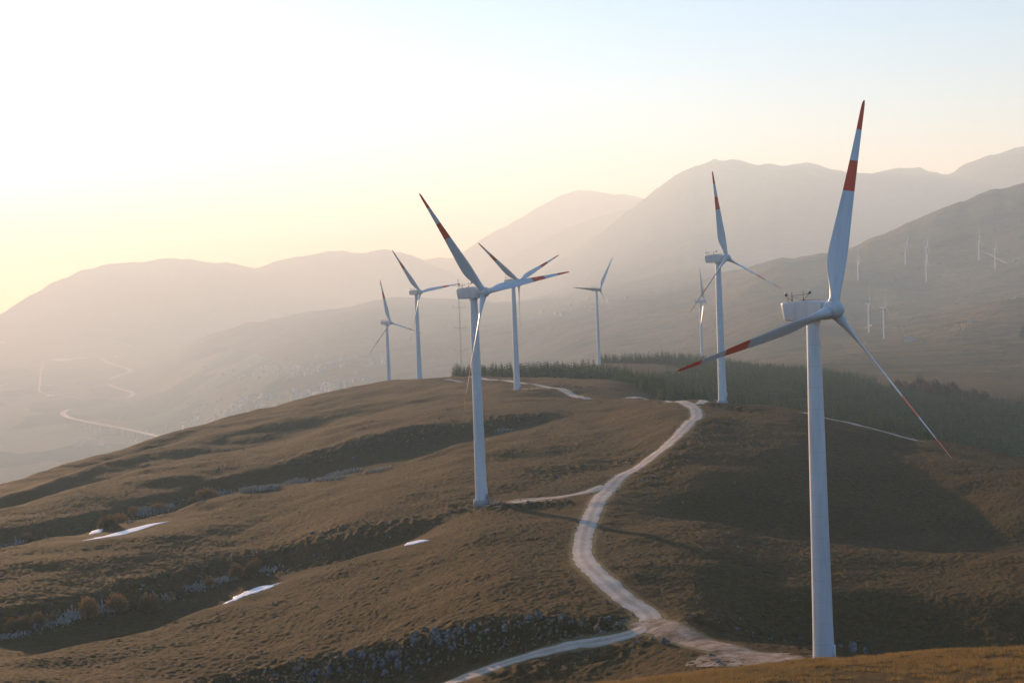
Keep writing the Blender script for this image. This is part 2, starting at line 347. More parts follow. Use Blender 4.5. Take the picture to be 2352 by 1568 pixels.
def mix(nt, fac, a, b, mode='MIX'):
    n = N(nt, 'ShaderNodeMix', data_type='RGBA', blend_type=mode)
    for s, v in ((n.inputs['Factor'], fac), (n.inputs['A'], a), (n.inputs['B'], b)):
        if hasattr(v, 'links') or hasattr(v, 'is_linked'): nt.links.new(v, s)
        elif isinstance(v, (int, float)): s.default_value = v
        else: s.default_value = (*v, 1)
    return n.outputs['Result']
def math_(nt, op, a, b=0.0, clamp=False):
    n = N(nt, 'ShaderNodeMath', operation=op, use_clamp=clamp)
    for i, v in enumerate((a, b)):
        if isinstance(v, (int, float)): n.inputs[i].default_value = v
        else: nt.links.new(v, n.inputs[i])
    return n.outputs[0]
def geo(nt): return N(nt, 'ShaderNodeNewGeometry').outputs['Position']
def bump(nt, b, h, strength=.5, dist=.1):
    n = N(nt, 'ShaderNodeBump'); n.inputs['Strength'].default_value = strength; n.inputs['Distance'].default_value = dist
    nt.links.new(h, n.inputs['Height']); nt.links.new(n.outputs['Normal'], b.inputs['Normal'])
def attr_node(nt, name):
    a = N(nt, 'ShaderNodeAttribute'); a.attribute_name = name; return a.outputs['Fac']

def hill_material():
    m, nt, b = new_mat('dry_hill_grass', rough=.95, spec=.08)
    P = geo(nt)
    n1 = noise(nt, P, .035, 5, .6); n2 = noise(nt, P, .9, 4, .7); n3 = noise(nt, P, 3.5, 3, .7)
    c = ramp(nt, n1, [(.3, (.085, .062, .027)), (.5, (.140, .086, .033)), (.7, (.19, .113, .040))])
    c2 = ramp(nt, n2, [(.3, (.050, .044, .022)), (.5, (.135, .088, .038)), (.72, (.25, .155, .062))])
    c = mix(nt, .6, c, c2)
    c = mix(nt, .75, c, ramp(nt, n3, [(.33, (.30, .31, .33)), (.5, (.9, .9, .9)), (.68, (1.75, 1.65, 1.5))]), 'MULTIPLY')
    # greener, darker tone along the paths of the hollow mask
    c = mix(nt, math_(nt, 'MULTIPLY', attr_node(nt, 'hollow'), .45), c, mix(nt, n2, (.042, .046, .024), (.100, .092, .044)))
    # sparse dark low heather dots
    v = N(nt, 'ShaderNodeTexVoronoi'); v.inputs['Scale'].default_value = .33; nt.links.new(P, v.inputs['Vector'])
    dots = math_(nt, 'MULTIPLY', math_(nt, 'LESS_THAN', math_(nt, 'ADD', v.outputs['Distance'], math_(nt, 'MULTIPLY', n2, .35)), .32), math_(nt, 'GREATER_THAN', noise(nt, P, .05, 3), .54))
    c = mix(nt, math_(nt, 'MULTIPLY', dots, .6), c, (.030, .026, .018))
    # stones showing through
    sv = N(nt, 'ShaderNodeTexVoronoi'); sv.inputs['Scale'].default_value = 1.3; nt.links.new(P, sv.inputs['Vector'])
    rk = attr_node(nt, 'rocky')
    st = math_(nt, 'MULTIPLY', math_(nt, 'LESS_THAN', sv.outputs['Distance'], .34), math_(nt, 'GREATER_THAN', math_(nt, 'ADD', noise(nt, P, .8, 3), math_(nt, 'MULTIPLY', rk, .28)), .72))
    c = mix(nt, math_(nt, 'MULTIPLY', rk, .38), c, mix(nt, n2, (.030, .030, .022), (.075, .068, .048)))
    c = mix(nt, math_(nt, 'MULTIPLY', st, .85), c, (.28, .28, .27))
    # trodden pale verge by the tracks
    rd = attr_node(nt, 'verge')
    f = math_(nt, 'MULTIPLY', rd, math_(nt, 'GREATER_THAN', math_(nt, 'ADD', noise(nt, P, 1.3, 4, .7), math_(nt, 'MULTIPLY', rd, .45)), .68))
    c = mix(nt, math_(nt, 'MULTIPLY', f, .8), c, (.40, .34, .28))
    c = mix(nt, 1.0, c, (.60, .545, .29), 'MULTIPLY')
    nt.links.new(c, b.inputs['Base Color'])
    bump(nt, b, math_(nt, 'ADD', noise(nt, P, 2.2, 5, .75), math_(nt, 'MULTIPLY', noise(nt, P, 7, 3, .7), .5)), .7, .22)
    return m
def gravel_material():
    m, nt, b = new_mat('white_gravel', rough=.95, spec=.1)
    P = geo(nt); u = attr_node(nt, 'across')
    n1 = noise(nt, P, .25, 4, .6); n2 = noise(nt, P, 3, 4, .7)
    c = ramp(nt, n1, [(.3, (.45, .37, .29)), (.5, (.54, .46, .38)), (.7, (.62, .55, .47))])
    c = mix(nt, .6, c, ramp(nt, n2, [(.3, (.62, .60, .57)), (.55, (1, 1, 1)), (.75, (1.15, 1.15, 1.15))]), 'MULTIPLY')
    # two wheel ruts, paler, and a duller middle with dead grass
    au = math_(nt, 'ABSOLUTE', math_(nt, 'SUBTRACT', u, .5))
    rut = ramp(nt, math_(nt, 'MULTIPLY', au, 2), [(.0, (.76, .72, .66)), (.22, (.84, .81, .77)), (.45, (1.06, 1.06, 1.06)), (.95, (.88, .84, .79))])
    c = mix(nt, .85, c, rut, 'MULTIPLY')
    nt.links.new(c, b.inputs['Base Color']); bump(nt, b, n2, .6, .12)
    return m
def dirt_material():
    m, nt, b = new_mat('brown_dirt', rough=.95, spec=.1)
    P = geo(nt); n1 = noise(nt, P, .45, 5, .7); n2 = noise(nt, P, 3, 4, .7)
    c = ramp(nt, n1, [(.32, (.12, .085, .045)), (.46, (.26, .18, .12)), (.6, (.40, .31, .23)), (.75, (.50, .42, .35))])
    c = mix(nt, .5, c, ramp(nt, n2, [(.3, (.6, .58, .55)), (.6, (1.1, 1.1, 1.1))]), 'MULTIPLY')
    nt.links.new(c, b.inputs['Base Color']); bump(nt, b, n2, .6, .12)
    return m
def far_material():
    m, nt, b = new_mat('far_land', rough=1.0, spec=.0)
    P = geo(nt)
    sep = N(nt, 'ShaderNodeSeparateXYZ'); nt.links.new(P, sep.inputs[0])
    n1 = noise(nt, P, .0016, 6, .6); n2 = noise(nt, P, .012, 5, .65); n3 = noise(nt, P, .06, 3, .7)
    slope = ramp(nt, n1, [(.35, (.070, .066, .034)), (.5, (.155, .115, .062)), (.66, (.21, .155, .085))])
    slope = mix(nt, .5, slope, ramp(nt, n2, [(.35, (.045, .046, .026)), (.52, (.15, .12, .066)), (.7, (.24, .18, .105))]))
    scrub = math_(nt, 'GREATER_THAN', math_(nt, 'ADD', math_(nt, 'MULTIPLY', n3, .5), math_(nt, 'MULTIPLY', n2, .8)), .78)
    slope = mix(nt, math_(nt, 'MULTIPLY', scrub, .7), slope, (.026, .030, .018))
    # fields of the plain: long strips in several directions
    mp = N(nt, 'ShaderNodeMapping'); mp.inputs['Rotation'].default_value = (0, 0, .5); mp.inputs['Scale'].default_value = (.0042, .0016, 0)
    nt.links.new(P, mp.inputs['Vector'])
    v = N(nt, 'ShaderNodeTexVoronoi', distance='CHEBYCHEV'); v.inputs['Scale'].default_value = 1.0; v.inputs['Randomness'].default_value = .8
    nt.links.new(mp.outputs[0], v.inputs['Vector'])
    sc = N(nt, 'ShaderNodeSeparateColor'); nt.links.new(v.outputs['Color'], sc.inputs[0])
    field = ramp(nt, sc.outputs[0], [(.0, (.05, .065, .03)), (.3, (.09, .10, .045)), (.5, (.17, .13, .07)), (.7, (.24, .19, .11)), (.85, (.12, .15, .05)), (1, (.30, .24, .14))])
    field = mix(nt, math_(nt, 'MULTIPLY', scrub, .8), field, (.03, .035, .02))
    flat = math_(nt, 'MULTIPLY', math_(nt, 'LESS_THAN', sep.outputs[2], -270), .9)
    c = mix(nt, flat, slope, field)
    # beech and scrub woods high on the mountains
    mtn = math_(nt, 'MULTIPLY', math_(nt, 'GREATER_THAN', sep.outputs[1], 8800), .6)
    c = mix(nt, mtn, c, mix(nt, n2, (.05, .05, .035), (.13, .115, .085)))
    nt.links.new(c, b.inputs['Base Color'])
    bump(nt, b, math_(nt, 'ADD', n2, math_(nt, 'MULTIPLY', n3, .3)), .8, 30)
    return m
def white_paint(name, col=(.72, .72, .71), rough=.38):
    m, nt, b = new_mat(name, col, rough, .45)
    tc = N(nt, 'ShaderNodeTexCoord').outputs['Object']
    mp = N(nt, 'ShaderNodeMapping'); mp.inputs['Scale'].default_value = (1.3, 1.3, .10); nt.links.new(tc, mp.inputs['Vector'])
    n = noise(nt, mp.outputs[0], 1.0, 5, .65)
    c = ramp(nt, n, [(.3, tuple(x * .82 for x in col)), (.55, col), (.8, tuple(min(1, x * 1.05) for x in col))])
    nt.links.new(c, b.inputs['Base Color'])
    r = math_(nt, 'ADD', math_(nt, 'MULTIPLY', n, .25), rough - .1); nt.links.new(r, b.inputs['Roughness'])
    return m, nt, b
M_hill = hill_material(); M_gravel = gravel_material(); M_far = far_material(); M_dirt = dirt_material()
M_white = white_paint('turbine_white', (.64, .65, .65))[0]; M_nac = white_paint('nacelle_white', (.62, .61, .59), .42)[0]
M_red = white_paint('warning_red', (.80, .10, .025), .4)[0]
M_dark = new_mat('dark_steel', (.06, .06, .065), .5, .4)[0]
M_lamp = new_mat('lamp_glass', (.75, .72, .70), .2, .5)[0]
M_concrete = new_mat('concrete', (.36, .35, .33), .9)[0]
def tower_material():
    m, nt, b = white_paint('tower_white', (.66, .67, .67), .36)
    # seams of the tower cans and a little rust run below the yaw ring
    tc = N(nt, 'ShaderNodeTexCoord').outputs['Object']; s = N(nt, 'ShaderNodeSeparateXYZ'); nt.links.new(tc, s.inputs[0])
    fr = math_(nt, 'FRACT', math_(nt, 'MULTIPLY', s.outputs[2], 1 / 2.45))
    seam = math_(nt, 'LESS_THAN', fr, .018)
    col = b.inputs['Base Color'].links[0].from_socket
    c = mix(nt, math_(nt, 'MULTIPLY', seam, .5), col, (.38, .37, .36))
    nt.links.new(c, b.inputs['Base Color']); return m
M_tower = tower_material()
def leaf_mat(name, a, b_, scale):
    m, nt, b = new_mat(name, a, .8, .15)
    P = geo(nt); info = N(nt, 'ShaderNodeObjectInfo')
    n = noise(nt, P, scale, 3, .6); n2 = noise(nt, P, .05, 2)
    c = mix(nt, n, a, b_)
    c = mix(nt, .8, c, ramp(nt, n2, [(.3, (.7, .75, .7)), (.7, (1.35, 1.25, 1.1))]), 'MULTIPLY')
    c = mix(nt, .8, c, ramp(nt, info.outputs['Random'], [(0, (.7, .75, .75)), (1, (1.3, 1.2, 1.1))]), 'MULTIPLY')
    nt.links.new(c, b.inputs['Base Color'])
    t = N(nt, 'ShaderNodeBsdfTranslucent'); nt.links.new(c, t.inputs['Color'])
    ms = N(nt, 'ShaderNodeMixShader'); ms.inputs[0].default_value = .12
    nt.links.new(b.outputs[0], ms.inputs[1]); nt.links.new(t.outputs[0], ms.inputs[2])
    nt.links.new(ms.outputs[0], nt.nodes['Material Output'].inputs['Surface'])
    return m
M_needle = leaf_mat('pine_needles', (.014, .038, .004), (.095, .130, .014), .8)
M_bark = new_mat('bark', (.07, .05, .035), .95)[0]
M_twig = leaf_mat('russet_twigs', (.20, .115, .045), (.38, .24, .095), 1.5)
M_brown_twig = leaf_mat('bare_brown_twigs', (.11, .065, .045), (.19, .12, .08), .6)
M_grey = leaf_mat('pale_thorn_twigs', (.22, .22, .215), (.42, .41, .39), 2.0)
def rock_mat():
    m, nt, b = new_mat('limestone', (.34, .34, .34), .9, .2)
    P = geo(nt); n = noise(nt, P, 1.6, 6, .7)
    c = ramp(nt, n, [(.38, (.04, .04, .038)), (.49, (.13, .13, .122)), (.62, (.26, .255, .24)), (.78, (.38, .36, .33))])
    nt.links.new(c, b.inputs['Base Color']); bump(nt, b, n, .8, .3); return m
M_rock = rock_mat()
def snow_mat():
    m, nt, b = new_mat('old_snow', (.82, .83, .85), .45, .4)
    P = geo(nt); n = noise(nt, P, 1.0, 5, .65)
    nt.links.new(ramp(nt, n, [(.3, (.72, .73, .76)), (.6, (.88, .88, .88))]), b.inputs['Base Color']); bump(nt, b, n, .5, .15)
    b.inputs['Subsurface Weight'].default_value = 0; return m
M_snow = snow_mat()
M_asphalt = new_mat('highway_surface', (.27, .25, .23), .6, .3)[0]
M_plaster = new_mat('pale_plaster', (.42, .39, .35), .8)[0]
M_roof = new_mat('faded_roof_tile', (.30, .22, .17), .8)[0]
M_sheet = new_mat('pale_roof_sheet', (.75, .74, .70), .3, .5)[0]

# ------------------------------------------------------------------ near ground
def polar_mesh(azs, ds, zf):
    A, Dd = np.meshgrid(azs, ds, indexing='ij'); X = np.sin(A) * Dd; Y = np.cos(A) * Dd
    Z = zf(X, Y); n, m = A.shape
    idx = np.arange(n * m, dtype=np.int32).reshape(n, m)
    F = np.stack([idx[:-1, :-1], idx[:-1, 1:], idx[1:, 1:], idx[1:, :-1]], -1).reshape(-1, 4)[:, ::-1]
    return X, Y, Z, F
az_in = np.arange(-.345, .3501, .00052)
azs = np.concatenate([np.linspace(-1.25, -.355, 60), az_in, np.linspace(.36, 1.25, 60)])
ds = np.concatenate([np.linspace(1.5, 100, 90), np.exp(np.arange(math.log(100.3), math.log(900), .00135)), np.linspace(903, 1400, 130)])
X, Y, Z, F = polar_mesh(azs, ds, lambda X, Y: relief(X, Y))
me = mesh_np('hillside', np.stack([X, Y, Z], -1).reshape(-1, 3), F, M_hill)
attr(me, 'rocky', np.clip(samp(RK, X, Y), 0, 1))
attr(me, 'verge', np.exp(-(np.clip(samp(DROAD, X, Y), 0, 50) / .9) ** 2))
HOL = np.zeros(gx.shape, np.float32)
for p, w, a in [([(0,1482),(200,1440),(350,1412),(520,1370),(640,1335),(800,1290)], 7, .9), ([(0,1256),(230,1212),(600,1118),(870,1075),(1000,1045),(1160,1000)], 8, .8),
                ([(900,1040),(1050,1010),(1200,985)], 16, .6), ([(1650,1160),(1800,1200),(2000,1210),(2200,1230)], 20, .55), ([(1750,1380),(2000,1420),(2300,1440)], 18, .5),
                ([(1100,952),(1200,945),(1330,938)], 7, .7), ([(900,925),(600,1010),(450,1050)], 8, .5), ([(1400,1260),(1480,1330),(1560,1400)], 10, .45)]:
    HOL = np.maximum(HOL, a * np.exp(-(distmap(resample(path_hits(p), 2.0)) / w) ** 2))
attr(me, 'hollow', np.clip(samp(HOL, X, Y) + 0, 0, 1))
tag(link('hillside', me), kind='structure')

# tracks: gravel sheets laid a little above the ground
def ribbon(name, P, w, mat, lift=.035, edge=.22, zfun=relief):
    T = np.gradient(P, axis=0); T /= np.hypot(*T.T)[:, None]; Nn = np.stack([-T[:, 1], T[:, 0]], 1)
    L = np.arange(len(P)) * .7
    wl = w / 2 + fbm(L / 1.7, L * 0, 3, 71) * edge * 2; wr = w / 2 + fbm(L / 1.7, L * 0 + 9, 3, 72) * edge * 2
    k = 7; V = []; U = []
    for j in range(k):
        t = j / (k - 1); off = (-wl * (1 - t) + wr * t)
        q = P + Nn * off[:, None]; V.append(q); U.append(np.full(len(P), t))
    V = np.array(V); U = np.array(U)
    Zz = zfun(V[..., 0], V[..., 1]) + lift - np.where((U == 0) | (U == 1), .02, 0) + .05 * (1 - (2 * U - 1) ** 2)
    idx = np.arange(k * len(P)).reshape(k, len(P))
    F = np.stack([idx[:-1, :-1], idx[:-1, 1:], idx[1:, 1:], idx[1:, :-1]], -1).reshape(-1, 4)[:, ::-1]
    me = mesh_np(name, np.stack([V[..., 0], V[..., 1], Zz], -1).reshape(-1, 3), F, mat)
    attr(me, 'across', U); return tag(link(name, me), kind='structure')
for i, (P, w) in enumerate(RP):
    ribbon('dirt_road' if i == 2 else 'gravel_road', P, w, M_dirt if i == 2 else M_gravel, lift=.05 + .006 * i, zfun=lambda X, Y: relief(X, Y, False))
for c, r in (((1735, 1512), 5.5), ((1195, 1146), 7), ((1240, 890), 7), ((1655, 920), 6)):   # pale crane pads
    p = hit(*c); n = 40; th = np.linspace(0, 2 * np.pi, n, endpoint=False)
    rr = r * (1 + .35 * fbm(np.cos(th) * 1.5 + c[0], np.sin(th) * 1.5, 3, 9))
    V = [(p.x, p.y)]; ring = []
    for q in (.33, .66, 1.0): ring.append([(p.x + q * a * math.cos(t) * 1.5, p.y + q * a * math.sin(t) * .8) for a, t in zip(rr, th)])
    V = np.array([(p.x, p.y)] + sum(ring, [])); F = []
    for k in range(3):
        for i in range(n):
            j = (i + 1) % n
            if k == 0: F.append((0, 1 + i, 1 + j, 1 + j))
            else: F.append((1 + (k - 1) * n + i, 1 + k * n + i, 1 + k * n + j, 1 + (k - 1) * n + j))
    me = bpy.data.meshes.new('gravel_pad')
    zz = relief(V[:, 0], V[:, 1], False) + .03
    me.from_pydata([(a, b, c_) for (a, b), c_ in zip(V, zz)], [], [f[:3] if f[2] == f[3] else f for f in F]); me.materials.append(M_dirt)
    attr(me, 'across', np.full(len(V), .3)); tag(link('gravel_pad', me), kind='structure')

# ------------------------------------------------------------------ far land, one sheet on to the mountains
def far_part(name, k0, k1, sub, amp=1.0, step=1):
    ia = np.concatenate([np.linspace(-1.0, -.41, 40), AZC[::step], np.linspace(.41, 1.0, 40)])
    D = np.array([np.interp(ia, AZC, RD[k]) for k in range(k0, k1 + 1)])
    rows_d = []
    for k in range(len(D) - 1):
        n = sub[k] if isinstance(sub, (list, tuple)) else sub
        for s in range(n): rows_d.append(D[k] + (D[k + 1] - D[k]) * s / n)
    rows_d.append(D[-1]); DD = np.array(rows_d)                # rows x az
    Zz = np.empty_like(DD)
    iz = np.clip((ia + .4) / .001, 0, 799.999); i0 = iz.astype(int)
    for c in range(len(ia)):
        i = i0[c]; u = iz[c] - i
        Zz[:, c] = pchip(RD[:, i], RZ[:, i], DD[:, c]) * (1 - u) + pchip(RD[:, i + 1], RZ[:, i + 1], DD[:, c]) * u
    X = np.sin(ia)[None] * DD; Y = np.cos(ia)[None] * DD
    Zz = Zz + fnoise(X, Y, DD, Zz)
    n, m = DD.shape; idx = np.arange(n * m, dtype=np.int32).reshape(n, m)
    F = np.stack([idx[:-1, :-1], idx[1:, :-1], idx[1:, 1:], idx[:-1, 1:]], -1).reshape(-1, 4)[:, ::-1]
    me = mesh_np(name, np.stack([X, Y, Zz], -1).reshape(-1, 3), F, M_far)
    return tag(link(name, me), kind='structure')
# rows 27.. : valley and slopes, then the mountain ranges one behind another
far_part('valley_and_slopes', 27, 34, [10, 26, 24, 24, 26, 26, 12])
far_part('mountain_range', 34, 37, [30, 60, 12])
far_part('mountain_range', 37, 39, [24, 8])
far_part('mountain_range', 39, 41, [24, 8])

# ------------------------------------------------------------------ wind turbines
def empty(name, loc, rz=0.0):
    o = bpy.data.objects.new(name, None); coll.objects.link(o); o.location = loc; o.rotation_euler = (0, 0, rz)
    o.empty_display_size = 1; return o
def copy_tree(o, parent=None):
    c = o.copy(); coll.objects.link(c)
    if parent: c.parent = parent
    for ch in list(o.children): copy_tree(ch, c)
    return c
TOWER = [(1.36, -2.5), (1.34, 0), (1.28, 1.5), (1.21, 5), (1.065, 16.3), (.96, 27.6), (.79, 39.2), (.79, 39.6)]
def tower_mesh():
    b = MB(); b.lathe(TOWER, 40); return b.mesh('tower', M_tower)
def blade_mesh(banded, n=34, mats=None):
    b = MB(); secs = []; RR = [0.55, 1.0, 1.5, 2.1, 2.9, 3.8, 4.8, 5.8, 6.8, 8, 9.5, 11.5, 13, 14.45, 14.55, 16, 17, 18.35, 18.45, 20, 21.2, 22.15, 22.25, 23.5, 24.6, 25.4, 25.85, 26.0]
    for r in RR:
        c = float(np.interp(r, [0, 1.5, 2.5, 4.5, 6.0, 7.5, 10, 14.5, 18, 22, 25.2, 25.8, 26], [1.22, 1.25, 1.38, 2.08, 2.32, 2.26, 1.92, 1.38, 1.02, .66, .42, .3, .08]))
        tk = float(np.interp(r, [0, 1.5, 3, 5, 8, 14, 26], [1.0, 1.0, .66, .34, .24, .19, .15]))
        be = R_(float(np.interp(r, [0, 5, 12, 26], [56, 52, 44, 40])))
        pv = float(np.interp(r, [0, 1.5, 5, 26], [.5, .5, .32, .32]))
        ring = []
        for i in range(n):
            t = 2 * math.pi * i / n; xx = .5 - .5 * math.cos(t)          # 0 lead .. 1 trail
            circ = math.sin(t) * .5
            foil = math.copysign(1, math.sin(t)) * 5 * .5 * (.2969 * math.sqrt(xx) - .126 * xx - .3516 * xx ** 2 + .2843 * xx ** 3 - .1015 * xx ** 4) * 2 * .5
            w = min(1, max(0, (tk - .3) / .7)); yy = (circ * tk) * w + foil * tk * 2 * .5 * (1 - w)
            px = (xx - pv) * c; py = yy * c
            ring.append((px * math.cos(be) + py * math.sin(be), -px * math.sin(be) + py * math.cos(be), r))
        secs.append(ring)
    vs = [v for s in secs for v in s]; b.mi = 0; b.add(vs, [])
    for k in range(len(secs) - 1):
        mid = (RR[k] + RR[k + 1]) / 2; red = banded and (14.5 < mid < 18.4 or mid > 22.2)
        for i in range(n):
            j = (i + 1) % n; b.f.append((k * n + i, k * n + j, (k + 1) * n + j, (k + 1) * n + i)); b.m.append(1 if red else 0)
    b.f.append(tuple(range(n - 1, -1, -1))); b.m.append(0); L = (len(secs) - 1) * n
    b.f.append(tuple(range(L, L + n))); b.m.append(1 if banded else 0)
    return b.mesh('blade', [M_white, M_red])
def nacelle_mesh():
    # cross sections along the axis: x, half width, bottom, top
    S = [(-4.42, .84, -.98, .94), (-4.34, .93, -1.08, 1.03), (-3.9, .97, -1.14, 1.08), (-2.5, 1.0, -1.16, 1.18), (-.5, 1.0, -1.12, 1.26), (.9, .99, -1.08, 1.24), (1.9, .94, -1.04, 1.12), (2.12, .86, -.98, 1.02), (2.2, .62, -.75, .78)]
    b = MB(); n = 24; vs = []
    for (x, hw, z0, z1) in S:
        for i in range(n):
            t = 2 * math.pi * i / n; e = .16
            cx = math.copysign(abs(math.cos(t)) ** e, math.cos(t)); cz = math.copysign(abs(math.sin(t)) ** e, math.sin(t))
            zz = (z0 + z1) / 2 + cz * (z1 - z0) / 2
            xs = x + ((.42 * (-(zz - 1.0)) / 2.2) if x < -3.5 else 0)      # raked tail
            vs.append((xs, cx * hw * (1 - .06 * max(0, -cz)), zz))
    fs = []
    for k in range(len(S) - 1):
        for i in range(n):
            j = (i + 1) % n; fs.append((k * n + i, (k + 1) * n + i, (k + 1) * n + j, k * n + j))
    fs += [tuple(range(n)), tuple(range((len(S) - 1) * n + n - 1, (len(S) - 1) * n - 1, -1))]
    b.add(vs, fs); return b.mesh('nacelle', M_nac)
def spinner_mesh():
    b = MB(); b.lathe([(.78, -.95), (.92, -.9), (1.05, -.7), (1.08, -.2), (1.07, .25), (1.0, .65), (.84, 1.0), (.6, 1.26), (.33, 1.42), (.1, 1.48), (.01, 1.485)], 32, 'X')
    return b.mesh('spinner', M_nac)
def collar_mesh():
    b = MB(); b.lathe([(.60, .5), (.70, .55), (.70, 1.12), (.66, 1.2), (.60, 1.2)], 28); return b.mesh('blade_collar', M_nac)
def joint_mesh():
    b = MB(); b.lathe([(.8, -.22), (.8, .22)], 26, 'X'); return b.mesh('rotor_bearing', M_dark)
def yaw_mesh():
    b = MB(); b.lathe([(.83, -.25), (.9, -.2), (.9, .12), (.7, .14)], 32); return b.mesh('yaw_ring', M_nac)
def mast_mesh():
    b = MB()
    for x in (-3.35, -1.5):
        b.tube((x, 0, 1.0), (x, 0, 2.35), .045, .035, 8); b.tube((x, 0, 1.0), (x, 0, 1.7), .075, .06, 8)
    b.tube((-4.35, .0, 1.85), (-1.5, 0, 1.95), .022, n=6); b.tube((-1.5, 0, 1.95), (-.45, 0, 2.1), .03, n=6)
    b.tube((-4.3, 0, 1.78), (-3.35, 0, 1.25), .03, n=6); b.tube((-4.3, 0, 1.78), (-3.95, 0, 1.08), .03, n=6)
    b.tube((-3.35, 0, 1.75), (-2.4, 0, 1.6), .02, n=6); b.tube((-2.4, 0, 1.6), (-1.5, 0, 1.25), .02, n=6)
    b.tube((-.55, 0, 2.05), (-1.4, 0, 1.3), .03, n=6)
    return b.mesh('sensor_mast', M_dark)
def rail_mesh():
    b = MB()
    for y in (-.55, .55):
        b.tube((-2.9, y, 1.24), (1.6, y, 1.36), .022, n=6)
        for x in (-2.9, -1.4, .1, 1.6): b.tube((x, y, 1.1), (x, y, 1.32), .018, n=6)
    b.tube((1.6, -.55, 1.36), (1.6, .55, 1.36), .022, n=6)
    return b.mesh('safety_rail', M_dark)
def lamp_mesh():
    b = MB(); b.mi = 0; b.lathe([(.02, -.16), (.15, -.14), (.18, 0), (.18, .1)], 14); b.mi = 1
    b.lathe([(.17, .1), (.17, .32), (.12, .42), (.02, .46)], 14); return b.mesh('aviation_light', [M_dark, M_lamp])
def door_mesh():
    b = MB(); b.mi = 0
    b.box((-1.28, 0, 1.25), (.16, .86, 2.3)); b.box((-1.37, 0, 1.3), (.05, .66, 1.95)); b.tube((-1.41, .25, 1.2), (-1.41, .25, 1.45), .025, n=6)
    return b.mesh('door', M_white)
def steps_mesh():
    b = MB()
    for i in range(5): b.box((-1.75 - .28 * i, 0, .28 - .2 * i), (.3, 1.0, .06))
    for y in (-.5, .5):
        b.tube((-1.45, y, .35), (-3.1, y, -.75), .04, n=6); b.tube((-1.5, y, 1.25), (-3.1, y, .15), .025, n=6)
        for x in (-1.6, -2.3, -3.0): b.tube((x, y, .32 - (-x - 1.5) * .7), (x, y, 1.25 - (-x - 1.5) * .69), .022, n=6)
    return b.mesh('steps', M_dark)
def base_mesh():
    b = MB(); b.lathe([(1.75, -1.5), (1.7, -.12), (1.6, -.06), (1.3, -.06)], 32); return b.mesh('foundation', M_concrete)
ME = dict(tower=tower_mesh(), red=blade_mesh(True), plain=blade_mesh(False), nacelle=nacelle_mesh(), spinner=spinner_mesh(), collar=collar_mesh(), joint=joint_mesh(), yaw=yaw_mesh(),
          mast=mast_mesh(), rail=rail_mesh(), lamp=lamp_mesh(), door=door_mesh(), steps=steps_mesh(), base=base_mesh())
TILT, CONE, OVER = .082, .03, 3.24
def place_rotor(root, hub, th, blades, spinner, joint):
    a = Vector((math.cos(TILT), 0, math.sin(TILT))); s = Vector((0, 1, 0)); up = a.cross(s)
    fr = Matrix((a, s, up)).transposed()
    spinner.matrix_local = Matrix.Translation(hub) @ fr.to_4x4()
    if joint: joint.matrix_local = Matrix.Translation(hub - a * 1.0) @ fr.to_4x4()
    for k, o in enumerate(blades):
        t = th + k * 2 * math.pi / 3
        d = math.cos(t) * up + math.sin(t) * s; tn = -math.sin(t) * up + math.cos(t) * s
        dz = (math.cos(CONE) * d + math.sin(CONE) * a).normalized(); X_ = -tn; Y_ = dz.cross(X_)
        o.matrix_local = Matrix.Translation(hub) @ Matrix((X_, Y_, dz)).transposed().to_4x4()
def turbine(x, y, z, yaw, th, hb, label, red=True, detail=2, group='wind turbines along the ridge', R=26.0, door_az=2.6):
    root = empty('wind_turbine', (x, y, z), yaw)
    tag(root, label, 'wind turbine', group)
    tw = link('tower', ME['tower'], root); tw.scale = (1, 1, (hb - 1.1) / 39.4)
    a = Vector((math.cos(TILT), 0, math.sin(TILT))); hub = Vector((0, 0, hb)) + a * OVER
    nc = link('nacelle', ME['nacelle'], root); nc.location = (0, 0, hb + .12)
    sp = link('spinner', ME['spinner'], root)
    bl = [link('blade', ME['red' if red else 'plain'], root) for _ in range(3)]
    jt = None
    if detail >= 1:
        jt = link('rotor_bearing', ME['joint'], root)
        ms = link('sensor_mast', ME['mast'], nc)
        for (lx, lz) in ((-4.33, 1.95), (-.42, 2.2)):
            l = link('aviation_light', ME['lamp'], nc); l.location = (lx, 0, lz)
        yr = link('yaw_ring', ME['yaw'], root); yr.location = (0, 0, hb - 1.1)
        ba = link('foundation', ME['base'], root); ba.location = (0, 0, 0)
        for o in bl: link('blade_collar', ME['collar'], o)
    if detail >= 2:
        link('safety_rail', ME['rail'], nc)
        d = link('door', ME['door'], root); d.rotation_euler = (0, 0, door_az - yaw)
        st = link('steps', ME['steps'], root); st.rotation_euler = (0, 0, door_az - yaw)
    place_rotor(root, hub, th, bl, sp, jt)
    return root
LAB = {'A': 'nearest red banded wind turbine, standing behind the golden grass bank',
 'B': 'red banded wind turbine on the stony platform ending the short side track',
 'T1': 'small wind turbine at the outer left end of the ridge line, beyond the skyline',
 'T2': 'red banded wind turbine on the skyline between the smallest ridge turbine and the met mast',
 'T4': 'red banded wind turbine beside the upper gravel road, one blade hanging straight down',
 'T5': 'plain white wind turbine without red bands on the bare knoll among the conifers',
 'T6': 'distant plain white wind turbine rising behind the conifers, beside a taller banded one',
 'T7': 'red banded wind turbine on the crest beside the road bend, before the forest'}
for (n, x, y, z, yaw, th, hb) in TURB:
    turbine(x, y, z, yaw, th, hb, LAB[n], red=n not in ('T5', 'T6'), detail=2 if n in 'ABT7T4' and n not in ('T1',) else 1)
